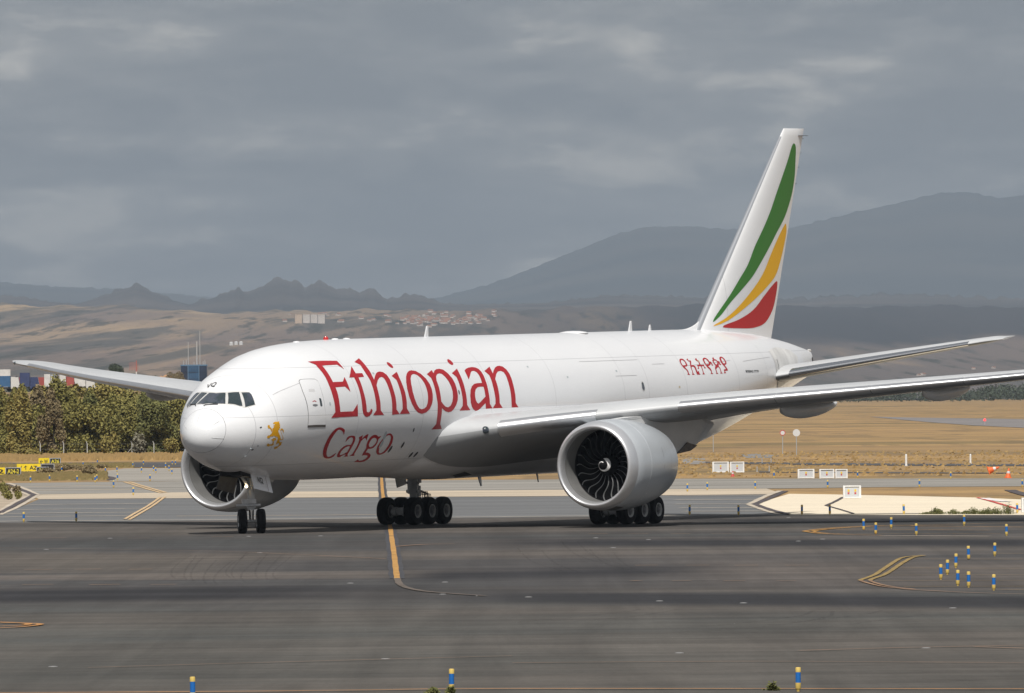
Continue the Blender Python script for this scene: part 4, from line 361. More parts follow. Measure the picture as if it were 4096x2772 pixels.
ridgeA = ([-400, -20, 0, 60, 110, 170, 230, 280, 308, 340, 380, 430, 470, 510, 535, 541, 548, 562, 590, 615, 628, 642, 655, 672, 690, 706, 722, 738, 758, 772, 788, 803, 815, 830, 850, 880, 900, 930, 960, 1000, 1060, 1150, 1250, 1330, 1400, 1480, 1560, 1640, 1750, 1900, 2000, 2100, 2200, 2324, 2700],
          [672, 670, 668, 672, 682, 688, 671, 653, 640, 655, 675, 691, 677, 663, 655, 646, 655, 664, 650, 636, 632, 627, 634, 637, 650, 642, 635, 642, 652, 656, 656, 654, 660, 655, 658, 676, 672, 667, 671, 686, 690, 688, 685, 673, 669, 672, 675, 680, 683, 672, 667, 668, 672, 675, 678])
def wav(x, a): o = max(0, -60-x, x-2400); return -min(o/400, 1)*(noise.fractal(Vector((x*.0016, a, 0)), 1., 2., 5)+.1)*26
fA = lambda x: pl(*ridgeA, x)+wav(x, 3.)
ridgeM = ([-600, -50, 0, 100, 180, 260, 350, 430, 560, 760, 900, 1000, 1060, 1150, 1250, 1330, 1400, 1470, 1540, 1620, 1700, 1790, 1850, 1900, 1960, 2030, 2090, 2150, 2210, 2240, 2262, 2290, 2324, 2450, 2900],
          [650, 640, 642, 648, 652, 655, 662, 670, 682, 690, 684, 672, 655, 628, 590, 560, 532, 515, 513, 517, 520, 519, 505, 492, 478, 465, 450, 437, 441, 447, 453, 449, 444, 440, 470])
fM = lambda x: pl(*ridgeM, x)+wav(x, 9.)*2
def base(k_): return lambda x: 893-k_*1.0
def ramp_rows(dep, ys): return [(d, (lambda x, y=y: y)) for d, y in zip(dep, ys)]
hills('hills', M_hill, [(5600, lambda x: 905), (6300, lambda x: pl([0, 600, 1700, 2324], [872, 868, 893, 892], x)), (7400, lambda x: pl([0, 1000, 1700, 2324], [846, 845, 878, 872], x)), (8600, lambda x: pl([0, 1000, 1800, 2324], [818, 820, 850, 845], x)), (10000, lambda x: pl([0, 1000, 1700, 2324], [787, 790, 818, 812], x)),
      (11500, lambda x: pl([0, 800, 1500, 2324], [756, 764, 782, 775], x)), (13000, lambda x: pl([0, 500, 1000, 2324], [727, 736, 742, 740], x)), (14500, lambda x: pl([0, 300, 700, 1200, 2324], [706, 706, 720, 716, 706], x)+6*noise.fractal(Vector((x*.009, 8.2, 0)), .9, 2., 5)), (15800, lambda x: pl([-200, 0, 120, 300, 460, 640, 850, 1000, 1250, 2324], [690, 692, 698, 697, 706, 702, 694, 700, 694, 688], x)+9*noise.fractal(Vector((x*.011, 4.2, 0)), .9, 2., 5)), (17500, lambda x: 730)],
      700, -2600, 4900, 10., 'rolling tan hills with scattered scrub and painted cloud shade', 3)
hills('rocky_ridge', M_rock, [(18500, lambda x: 735), (20500, lambda x: lerp(fA(x), 705, .62)), (22500, lambda x: lerp(fA(x), 700, .22)), (24000, fA), (26500, lambda x: 740)], 2000, -2600, 4900, 7., 'dark jagged ridge with rocky peaks', 11, 9)
hills('mountains', M_mt, [(29000, lambda x: 730), (33000, lambda x: lerp(fM(x), 715, .55)), (36500, lambda x: lerp(fM(x), 700, .15)), (38500, fM), (41500, lambda x: 720)], 900, -3000, 5300, 14., 'pale blue grey mountain range under cloud', 21, 7)
# ---------------------------------------------------------------- cargo airplane
XM, ZC, YAW, ATT = 31.77, 5.67, R_(27.09), R_(.789)
plane = bpy.data.objects.new('cargo_airplane', None); COL.objects.link(plane)
aft = Vector((math.sin(YAW)*math.cos(ATT), math.cos(YAW)*math.cos(ATT), math.sin(ATT))); left = Vector((math.cos(YAW), -math.sin(YAW), 0)); up = (-aft).cross(left)
fw = -aft
plane.matrix_world = Matrix(((fw.x, left.x, up.x, .31), (fw.y, left.y, up.y, 470.2), (fw.z, left.z, up.z, .024), (0, 0, 0, 1)))
tag(plane, 'white twin engine cargo airplane with red Ethiopian Cargo titles taxiing on the apron', 'airplane')
def A(x, y, z): return Vector((XM-x, y, z))
NX = [0, .06, .2, .5, 1, 1.6, 2.3, 3, 3.8, 5, 6.5, 8, 9.5, 11.3, 14]
NTt = [-0.942, -0.612, -0.372, -0.063, 0.286, 0.623, 1.036, 1.475, 1.898, 2.279, 2.673, 2.877, 2.985, 3.06, 3.1]
NB = [-0.942, -1.229, -1.438, -1.697, -1.966, -2.185, -2.356, -2.52, -2.653, -2.821, -2.941, -3.014, -3.057, -3.089, -3.1]
NW = [0.0, 0.377, 0.638, 0.949, 1.279, 1.607, 1.965, 2.283, 2.521, 2.713, 2.926, 3.029, 3.064, 3.088, 3.1]
TX = [42, 44, 46, 48, 50, 52, 54, 56, 58, 60, 61.5, 62.6, 63.05]
TT = [3.1, 3.1, 3.1, 3.1, 3.07, 3.02, 2.93, 2.8, 2.6, 2.36, 2.13, 1.95, 1.86]
TB = [-3.1, -3.02, -2.82, -2.52, -2.15, -1.74, -1.30, -.85, -.4, .05, .38, .62, .8]
TW = [3.1, 3.1, 3.07, 2.98, 2.84, 2.62, 2.34, 1.98, 1.56, 1.08, .68, .36, .2]
SX = [math.sqrt(x*10/11) for x in NX]+[math.sqrt(x-1) for x in TX]
pT, pB, pW = Pchip(SX, NTt+TT), Pchip(SX, NB+TB), Pchip(SX, NW+TW)
def prof(x):
    q = math.sqrt(max(x-1, 0)); return pT(q), pB(q), pW(q)
def fus(x, ph, off=0.):
    t, b, w = prof(x); c, r = (t+b)/2, (t-b)/2; cs, sn = math.cos(ph), math.sin(ph)
    p = Vector((0, w*cs, ZC+c+r*sn))
    if off:
        n = Vector((0, cs/max(w, .01), sn/max(r, .01))).normalized()
        t2, b2, w2 = prof(x+.05); q = Vector((0, w2*cs, ZC+(t2+b2)/2+(t2-b2)/2*sn)); sl = (q-p).dot(n)/.05
        k = math.sqrt(1+sl*sl)
        return A(x-off*sl/k, p.y+n.y*off/k, p.z+n.z*off/k)
    return A(x, p.y, p.z)
LINES_X = [2.95, 4.0, 10.3, 16.4, 23.0, 29.5, 36.6, 39.15, 43.2, 49.2, 53.2]
def b_white(nt, b, L):
    co = nt.n('ShaderNodeTexCoord'); sp = nt.n('ShaderNodeSeparateXYZ', {0: co.outputs['Object']}); X, Z = sp.outputs[0], sp.outputs[2]
    m = None
    for x in LINES_X:
        q = nt.math('COMPARE', X, XM-x, .013); m = q if m is None else nt.math('MAXIMUM', m, q)
    for z in (ZC+1.93, ZC-.17, ZC-2.3):
        m = nt.math('MAXIMUM', m, nt.math('COMPARE', Z, z, .011))
    d = nt.noise(.35, 5, .6, (.5, 1, 1.6)); d2 = nt.noise(2.2, 5, .7, (.35, 1, 2.5))
    grime = nt.math('MULTIPLY', nt.range(d2, .45, .8), nt.range(Z, ZC+.5, ZC-3.2, .1, .75))
    col = nt.mix(nt.range(d, .3, .72), (.765, .775, .795), (.80, .81, .825))
    col = nt.mix(nt.math('MULTIPLY', grime, .35), col, (.42, .39, .36))
    col = nt.mix(nt.math('MULTIPLY', m, .5), col, (.25, .25, .27))
    L.new(col, b.inputs['Base Color']); bp = nt.n('ShaderNodeBump', {'Strength': .25, 'Distance': .02, 'Height': nt.noise(.9, 3, .5, (1, 1, 1))}); L.new(bp.outputs[0], b.inputs['Normal'])
M_white = mat('white_paint', rough=.28, coat=.35, build=b_white)
M_radome = mat('radome_paint', (.75, .765, .785), .24, coat=.4)
M_gap = mat('panel_gap', (.05, .05, .055), .7)
M_red = mat('livery_red', (.40, .016, .024), .42, spec=.25); M_gold = mat('livery_gold', (.66, .33, .012), .42, spec=.25)
M_green = mat('livery_green', (.045, .19, .032), .45, spec=.2); M_yel = mat('livery_yellow', (.78, .42, .015), .45, spec=.2); M_redf = mat('livery_fin_red', (.45, .022, .026), .45, spec=.2)
M_black = mat('black_letter', (.02, .02, .022), .4)
M_frame = mat('window_frame_grey', (.55, .55, .54), .5)
def b_glass(nt, b, L):
    f = nt.noise(1.4, 2, .5, (1, 1, 1.5), 1.2)
    L.new(nt.mix(nt.range(f, .35, .65), (.02, .035, .04), (.05, .06, .085)), b.inputs['Base Color'])
M_glass = mat('cockpit_glass', rough=.06, spec=.8, coat=.6, build=b_glass)
M_alu = mat('bare_aluminium', (.66, .67, .69), .34, metal=.9, var=(1.5, .05, (1, .3, 1)))
M_lip = mat('intake_lip_metal', (.72, .73, .75), .38, metal=.72, var=(1.2, .04))
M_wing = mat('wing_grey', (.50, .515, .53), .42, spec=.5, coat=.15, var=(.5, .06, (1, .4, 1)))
M_wingb = mat('wing_under_shade_grey', (.30, .31, .32), .45, coat=.1, var=(.5, .07, (1, .4, 1)))  # darker than the wing paint: shade of the underside put into the colour
M_nac = mat('nacelle_grey', (.43, .46, .49), .34, coat=.3, var=(.6, .04, (.4, 1, 1)))
M_pyl = mat('pylon_grey', (.60, .61, .615), .42, var=(.8, .05))
M_duct = mat('intake_liner', (.17, .17, .168), .5, var=(1.2, .12))
M_dark = mat('engine_dark', (.006, .006, .007), .6, spec=.2); M_blade = mat('fan_blade', (.008, .008, .0095), .5, spec=.2)
M_bedge = mat('blade_edge_metal', (.34, .35, .36), .5, metal=.5)
M_tyre = mat('tyre_rubber', (.009, .009, .011), .8, spec=.2); M_rim = mat('rim_grey', (.62, .62, .6), .5, var=(6, .15)); M_rimd = mat('hub_dark_grey', (.16, .16, .165), .5)  # hub grey is darker than the rim grey
M_strut = mat('strut_white', (.46, .47, .48), .4, var=(5, .12)); M_chrome = mat('piston_chrome', (.8, .8, .8), .15, metal=1.); M_hose = mat('hydraulic_hose', (.03, .03, .03), .5)
M_well = mat('gear_bay_grey', (.075, .072, .068), .6, var=(4, .2)); M_brown = mat('heat_stained_metal', (.10, .085, .075), .5, metal=.4, var=(3, .3))
NS = 80
PH = [2*math.pi*i/NS for i in range(NS)]
def xr(ph): return 1.63+.21*math.sin(ph)
xs = [4.2, 4.7, 5.3, 6, 6.8, 7.7, 8.7, 9.8, 11, 12.5, 14, 17]+[20+2*i for i in range(12)]+[43, 44, 45, 46, 47, 48, 49, 50, 51, 52, 53, 54, 55, 56, 57, 58, 59, 60, 60.8, 61.5, 62.1, 62.6, 62.9, 63.05]
rings = [[fus(lerp(xr(p)+.006, 4.0, s/10), p) for p in PH] for s in range(11)]+[[fus(x, p) for p in PH] for x in xs]
v, f = loft(rings, cap1=True)
body = sharp(mesh('fuselage', v, f, M_white, plane), 50)
rr = [[fus(1.00001, p) for p in PH]]+[[fus(1.+(xr(p)-.006-1.)*((s/14)**2), p) for p in PH] for s in range(1, 15)]
v, f = loft(rr, cap0=True)
radome = mesh('radome', v, f, M_radome, plane)
v, f = loft([[fus(xr(p)-.03, p, -.012) for p in PH], [fus(xr(p)+.03, p, -.012) for p in PH]]); mesh('radome_seam', v, f, M_gap, radome)
for ph in (R_(38), R_(-12), R_(95), R_(150), R_(-160)):      # lightning strips
    pts = [fus(lerp(1.2, 1.58, i/5), ph, .006) for i in range(6)]; MB().tube(pts, .008, 4).build('lightning_strip', M_frame, radome)
# ---- painted and applied pieces, laid on the skin
def crspline(p, n=4):
    out = []; k_ = len(p)
    for i in range(k_):
        a, b_, c, d = [Vector(p[(i+j) % k_]) for j in (-1, 0, 1, 2)]
        for t in [j/n for j in range(n)]: q = .5*((2*b_)+(c-a)*t+(2*a-5*b_+4*c-d)*t*t+(3*b_-a-3*c+d)*t**3); out.append([q.x, q.y])
    return out
def on_skin(name, loops, m, parent, off=.006, mirror=False, thick=0., stepx=None):
    sgn = -1 if mirror else 1
    L3 = [[Vector((p[0], R_(p[1])*3.1, 0)) for p in lp] for lp in loops]
    tris = tessellate_polygon(L3); pts = [p for lp in L3 for p in lp]
    bm = bmesh.new(); bv = [bm.verts.new(p) for p in pts]
    for t in tris:
        try: bm.faces.new([bv[i] for i in t])
        except ValueError: pass
    y0, y1 = min(p.y for p in pts), max(p.y for p in pts); x0, x1 = min(p.x for p in pts), max(p.x for p in pts)
    q = math.floor(y0/.2)*.2
    while q < y1:
        bmesh.ops.bisect_plane(bm, geom=bm.verts[:]+bm.edges[:]+bm.faces[:], plane_co=(0, q, 0), plane_no=(0, 1, 0)); q += .2
    if x0 < 12 or x1 > 44:
        q = math.floor(x0/.25)*.25
        while q < x1:
            bmesh.ops.bisect_plane(bm, geom=bm.verts[:]+bm.edges[:]+bm.faces[:], plane_co=(q, 0, 0), plane_no=(1, 0, 0)); q += .25
    for w in bm.verts:
        p = fus(w.co.x, w.co.y/3.1, off); w.co = Vector((p.x, p.y*sgn, p.z))
    if thick:
        ret = bmesh.ops.solidify(bm, geom=bm.faces[:], thickness=-thick)
    bmesh.ops.recalc_face_normals(bm, faces=bm.faces)
    # outward
    if not thick:
        bm.faces.ensure_lookup_table(); c = bm.faces[0].calc_center_median()
        if bm.faces[0].normal.dot(Vector((0, c.y, c.z-ZC))) < 0: bmesh.ops.reverse_faces(bm, faces=bm.faces[:])
    me = bpy.data.meshes.new(name); bm.to_mesh(me); bm.free(); me.materials.append(m)
    for p in me.polygons: p.use_smooth = True
    return link(bpy.data.objects.new(name, me), parent)
def grow(loop, g):
    c = Vector((sum(p[0] for p in loop)/len(loop), sum(p[1] for p in loop)/len(loop)))
    out = []
    for p in loop:
        d = Vector((p[0]-c.x, R_(p[1]-c.y)*3.1)); s = 1+g/max(d.length, .01); out.append([c.x+d.x*s, c.y+math.degrees(d.y*s/3.1)])
    return out
for k_ in ('E', 't', 'h', 'i', 'o', 'p', 'i2', 'a', 'n'): on_skin('letter', DEC[k_], M_red, body)
for k_ in ('i.dot', 'i2.dot'): on_skin('letter_dot', DEC[k_], M_red, body)
for k_ in ('C', 'a2', 'r', 'g', 'o2'): on_skin('letter', DEC[k_], M_red, body)
for k_ in ('A1', 'A2', 'A3', 'A4', 'A5', 'A6'): on_skin('ethiopic_letter', DEC[k_], M_red, body)
for k_ in ('L1', 'L2', 'L3'): on_skin('lion_emblem', DEC[k_], M_gold, body)
for mir in (False, True):
    on_skin('window_surround', DEC['WF'], M_frame, body, .004, mir)
    for k_ in ('W3', 'W4', 'W5'):
        on_skin('window_seal', [grow(DEC[k_][0], .022)], M_gap, body, .009, mir); on_skin('cockpit_window', DEC[k_], M_glass, body, .015, mir)
dg = grow(DEC['door'][0], .035)
on_skin('door_frame', [dg], mat('door_gap', (.22, .22, .23), .6), body, .004)
door = on_skin('crew_door', DEC['door'], M_white, body, .012)
on_skin('door_sill', [[[DEC['door'][0][8][0]-.02, DEC['door'][0][8][1]+.2], [DEC['door'][0][7][0]+.02, DEC['door'][0][7][1]+.2], [DEC['door'][0][7][0]+.02, DEC['door'][0][7][1]-1.9], [DEC['door'][0][8][0]-.02, DEC['door'][0][8][1]-1.9]]], mat('sill_dark', (.09, .08, .075), .6), body, .014)
on_skin('door_window', DEC['slot'], M_glass, door, .018); on_skin('door_handle', DEC['handle'], mat('handle_grey', (.3, .3, .31), .4, metal=.6), door, .018)
on_skin('door_marking', DEC['arc'], M_red, door, .018); on_skin('door_vent', DEC['q1'], mat('vent_grey', (.62, .62, .63), .5), door, .0165)
on_skin('cabin_window_frame', [grow(DEC['cwin'][0], .05)], M_frame, body, .005); on_skin('cabin_window', DEC['cwin'], M_glass, body, .010)
def disc(x, ph, rx, ry, n=12): return [[x+rx*math.cos(2*math.pi*i/n), ph+math.degrees(ry*math.sin(2*math.pi*i/n)/3.1)] for i in range(n)]
for x, ph, rx, ry, m, nm in ((15.71, -18.8, .06, .1, M_gap, 'pressure_port'), (15.24, -32.2, .10, .17, M_gap, 'pressure_port'), (14.25, -35.9, .11, .19, M_gap, 'pressure_port'), (16.7, -43.2, .11, .17, M_gap, 'pressure_port'), (17.16, -43.1, .11, .17, M_gap, 'pressure_port'), (13.1, -22.7, .13, .22, mat('patch_grey', (.45, .5, .52), .5), 'cover_plate'), (13.11, -30.6, .13, .22, MATS['patch_grey'], 'cover_plate'),
                            (19.96, 11.3, .06, .11, M_gap, 'vent_port'), (7.78, 8.1, .06, .09, MATS['patch_grey'], 'drain_port'), (3.17, .9, .05, .06, M_gap, 'sensor_port'), (3.06, -33, .06, .06, M_gap, 'sensor_port'), (3.22, -26.6, .05, .03, M_gap, 'sensor_port')):
    on_skin(nm, [disc(x, ph, rx, ry)], m, body, .008)
for x, ph in ((40.9, -1.5), (42.3, 7.5), (36.2, 24), (31.0, 20), (27.5, 31), (12.4, 30), (45.2, 30)): on_skin('placard', [[[x, ph], [x+.16, ph], [x+.16, ph+1.7], [x, ph+1.7]]], mat('placard_tan', (.55, .47, .32), .5) if x > 40 else MATS['patch_grey'], body, .007)
for x0, x1, ph in ((33.0, 39.0, 35), (36.0, 38.2, 20), (40.3, 41.6, 30), (43.4, 48.8, 27), (50.3, 54.2, 24), (4.2, 7.0, 33)): on_skin('panel_joint', [[[x0, ph], [x1, ph], [x1, ph+.35], [x0, ph+.35]]], mat('joint_grey', (.38, .38, .39), .6), body, .005)
# text on the skin
def text_loops(s, shear=0.):
    cu = bpy.data.curves.new('t', 'FONT'); cu.body = s; cu.size = 1; cu.shear = shear; cu.resolution_u = 2; cu.offset = .022
    ob = bpy.data.objects.new('t', cu); COL.objects.link(ob); dg_ = bpy.context.evaluated_depsgraph_get(); me = bpy.data.meshes.new_from_object(ob.evaluated_get(dg_))
    V = [Vector(v.co) for v in me.vertices]; Fc = [tuple(p.vertices) for p in me.polygons]
    bpy.data.objects.remove(ob, do_unlink=True)
    x0, x1 = min(v.x for v in V), max(v.x for v in V); y0, y1 = min(v.y for v in V), max(v.y for v in V)
    return [((v.x-x0)/(x1-x0), (v.y-y0)/(y1-y0)) for v in V], Fc
def text_on(name, s, fn, m, parent, shear=0.):
    V, Fc = text_loops(s, shear); return mesh(name, [fn(u, w) for u, w in V], Fc, m, parent, smooth=False)
for t_, a0, a1 in (('BOEING', 50.2, 51.18), ('777F', 51.3, 51.95)): text_on('type_lettering', t_, lambda u, w, a0=a0, a1=a1: fus(lerp(a0, a1, u), R_(lerp(11.9, 8.4, (lerp(a0, a1, u)-50.2)/1.75)+w*2.7), .008), M_black, body)
text_on('registration_lettering', 'Ethiopian', lambda u, w: fus(lerp(46.45, 48.6, u), R_(lerp(-8.0, -11.6, u)+w*4.6), .008), M_black, body)
def nose_txt(u, w):
    x = lerp(3.30, 3.62, w); return fus(x, R_(lerp(112.3, 98.5, u)), .008)
text_on('nose_lettering', 'VQ', nose_txt, M_black, body)
# ---- wing body fairing
def sst(x, a, b_): t = min(max((x-a)/(b_-a), 0), 1); return t*t*(3-2*t)
def fair_off(x, ph):
    k_ = sst(x, 15.6, 23.5)*(1-sst(x, 35, 43.5)); d = math.degrees(ph)      # -90 bottom .. 0 side
    top = lerp(-62, 2, sst(x, 15.6, 22.0)) if x < 30 else lerp(2, -62, sst(x, 36, 43.5))
    g = sst(d, top, top-26); body_ = lerp(.27, .50, math.exp(-((d+44)/26)**2)); return -.03+(body_*k_+.03)*g
rg = []
for i in range(60):
    x = lerp(15.6, 43.5, i/59); r0 = []
    for j in range(61):
        ph = R_(lerp(-186, 6, j/60)); q = -90+abs(math.degrees(ph)+90); off = fair_off(x, R_(q)); p = fus(x, ph); c_ = Vector((p.x, 0, ZC)); r0.append(p+(p-c_).normalized()*off)
    rg.append(r0)
v, f = loft(rg, closed=False); fairing = sharp(mesh('belly_fairing', v, f, M_white, plane), 60)
# ---- wings
WY = [2.2, 3.1, 3.8, 4.5, 6.5, 10.2, 14, 17.3, 20, 24.4, 27.5, 29.5, 30.6, 31.5, 32.4]
WL = [17.3, 18.75, 19.75, 20.45, 21.85, 24.4, 27.05, 29.3, 31.2, 34.2, 36.35, 37.75, 38.75, 39.95, 41.45]
WT = [33.1, 33.2, 33.3, 33.4, 33.7, 34.4, 35.65, 36.75, 37.65, 39.1, 40.05, 40.7, 41.1, 41.55, 42.05]
WZ = [4.20, 4.36, 4.5, 4.62, 4.9, 5.33, 5.7, 5.98, 6.22, 6.62, 6.95, 7.2, 7.36, 7.52, 7.72]
WTW = [4.2, 4.0, 3.8, 3.6, 3.2, 2.2, 1.6, 1.2, .9, .4, 0, -.4, -.6, -.8, -1]
WTC = [.15, .14, .133, .129, .125, .115, .108, .104, .10, .095, .092, .09, .085, .08, .075]
FX, FT, FZ, FW, FC = Pchip(WY, WL), Pchip(WY, WT), Pchip(WY, WZ), Pchip(WY, WTW), Pchip(WY, WTC)
def foil(u, tc_, side):
    yt = 5*tc_*(.2969*math.sqrt(u)-.126*u-.3516*u*u+.2843*u**3-.1036*u**4); yc = .018*math.sin(math.pi*u**1.2)
    return yc+(yt if side > 0 else -yt)
def flex(y): q = min(max((y-4)/13, 0), 1); r_ = min(max((y-28.5)/3.9, 0), 1); return .33*q*q*(3-2*q)-.36*r_*r_
def wpt(y, u, side, s=1, off=0.):
    c = FT(y)-FX(y); z = foil(u, FC(y), side); tw = R_(FW(y)); x = u*c; zz = z*c
    if off:
        du = .01; u2 = min(u+du, 1); u1 = max(u-du, 0); dz = (foil(u2, FC(y), side)-foil(u1, FC(y), side))*c; dx = (u2-u1)*c
        if u < .003: nx, nz = -1, 0
        else: n_ = Vector((-dz, dx)).normalized()*(1 if side > 0 else -1); nx, nz = n_.x, n_.y
        x += nx*off; zz += nz*off
    return A(FX(y)+x*math.cos(tw)+zz*math.sin(tw), s*y, FZ(y)+(flex(y) if s < 0 else 0)+zz*math.cos(tw)-x*math.sin(tw))
US = [.5*(1-math.cos(math.pi*i/20)) for i in range(21)]
YS = [2.2, 2.7, 3.1, 3.4, 3.7, 4, 4.3, 4.6, 5, 6, 7, 8, 9, 10.2, 11.5, 13, 14.5, 16, 17.5, 19, 20.5, 22, 23.5, 25, 26.5, 28, 29, 29.7, 30.3, 30.9, 31.4, 31.9, 32.25, 32.4]
def make_wing(s):
    rg = [[wpt(y, u, 1, s) for u in reversed(US)]+[wpt(y, u, -1, s) for u in US[1:-1]] for y in YS]
    v, f = loft(rg, cap0=True, cap1=True); n = len(rg[0])
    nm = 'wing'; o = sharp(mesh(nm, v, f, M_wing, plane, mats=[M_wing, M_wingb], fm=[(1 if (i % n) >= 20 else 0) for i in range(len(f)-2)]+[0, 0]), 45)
    segs = [(4.65, 8.3), (11.4, 15.0), (15.03, 18.6), (18.63, 22.1), (22.13, 25.7), (25.73, 29.4)]
    uu = [.26, .21, .16, .11, .065, .03, .009]; ul = [.009, .03, .07, .13, .2, .28, .36]
    for a, b_ in segs:
        rg = []
        for i in range(9):
            y = lerp(a, b_, i/8); cc = FT(y)-FX(y); kk = lerp(1.05, .75, (y-4)/26)/cc; rg.append([wpt(y, u*kk, 1, s, .012) for u in uu]+[wpt(y, 0, 1, s, .012)]+[wpt(y, u*kk, -1, s, .012) for u in ul])
        v, f = loft(rg, closed=False); sharp(mesh('slat', v, f, M_alu, o), 60)
    # flap track fairings
    for y, xa, xb, dep, wd in ((7.0, 28.6, 35.6, .85, .42), (14.0, 30.4, 36.5, .62, .38), (20.1, 32.6, 37.9, .56, .34)):
        rg = []; nn = 16
        for i in range(nn+1):
            t = i/nn; x = lerp(xa, xb, t); r = max(math.sin(math.pi*t**.85)**.5, .02) if 0 < t < 1 else .02
            u = (x-FX(y))/(FT(y)-FX(y)); zt_ = wpt(y, min(u, .985), -1, s).z-(0.05 if u < .98 else .05+(x-FT(y))*.05)
            cz = zt_-dep*r*.42+.08; rg.append([A(x, s*(y+wd*r*math.cos(q)), cz+dep*.62*r*math.sin(q)) for q in [2*math.pi*j/16 for j in range(16)]])
        v, f = loft(rg, cap0=True, cap1=True); sharp(mesh('flap_track_fairing', v, f, mat('fairing_pale_grey', (.74, .745, .75), .4, var=(.8, .05)), o), 50)
    # control surface gaps on top, near the trailing edge
    for u0, ya, yb in ((.74, 4, 10), (.76, 11.5, 21), (.78, 22, 29)):
        rg = [[wpt(lerp(ya, yb, i/10), u0, 1, s, .006), wpt(lerp(ya, yb, i/10), u0+.008, 1, s, .006)] for i in range(11)]
        v, f = loft(rg, closed=False); mesh('spoiler_gap', v, f, M_gap, o)
    for j, y in enumerate((12.5, 14.4, 16.3, 18.2)):
        rg = [[wpt(y+i*.35, .60, 1, s, .007), wpt(y+i*.35, .69, 1, s, .007)] for i in range(5)]
        v, f = loft(rg, closed=False); mesh('spoiler_panel', v, f, mat('spoiler_grey', (.40, .41, .42), .5), o)
    # wing tip light
    MB().lathe([(0, .02), (.1, .07), (.3, .08), (.5, .02)], wpt(30.9, .0, 1, s)+Vector((.05, 0, 0)), (-1, s*.5, 0), 8).build('wingtip_light', M_glass, o)
    return o
for s in (1, -1):
    W = make_wing(s)
    lp = wpt(4.2, .0, 1, s)+Vector((-.06, 0, .0))
    MB().lathe([(0, .17), (.05, .16), (.1, .10), (.12, .01)], lp, (1, s*.55, .05), 16).build('landing_light', M_glass, W)
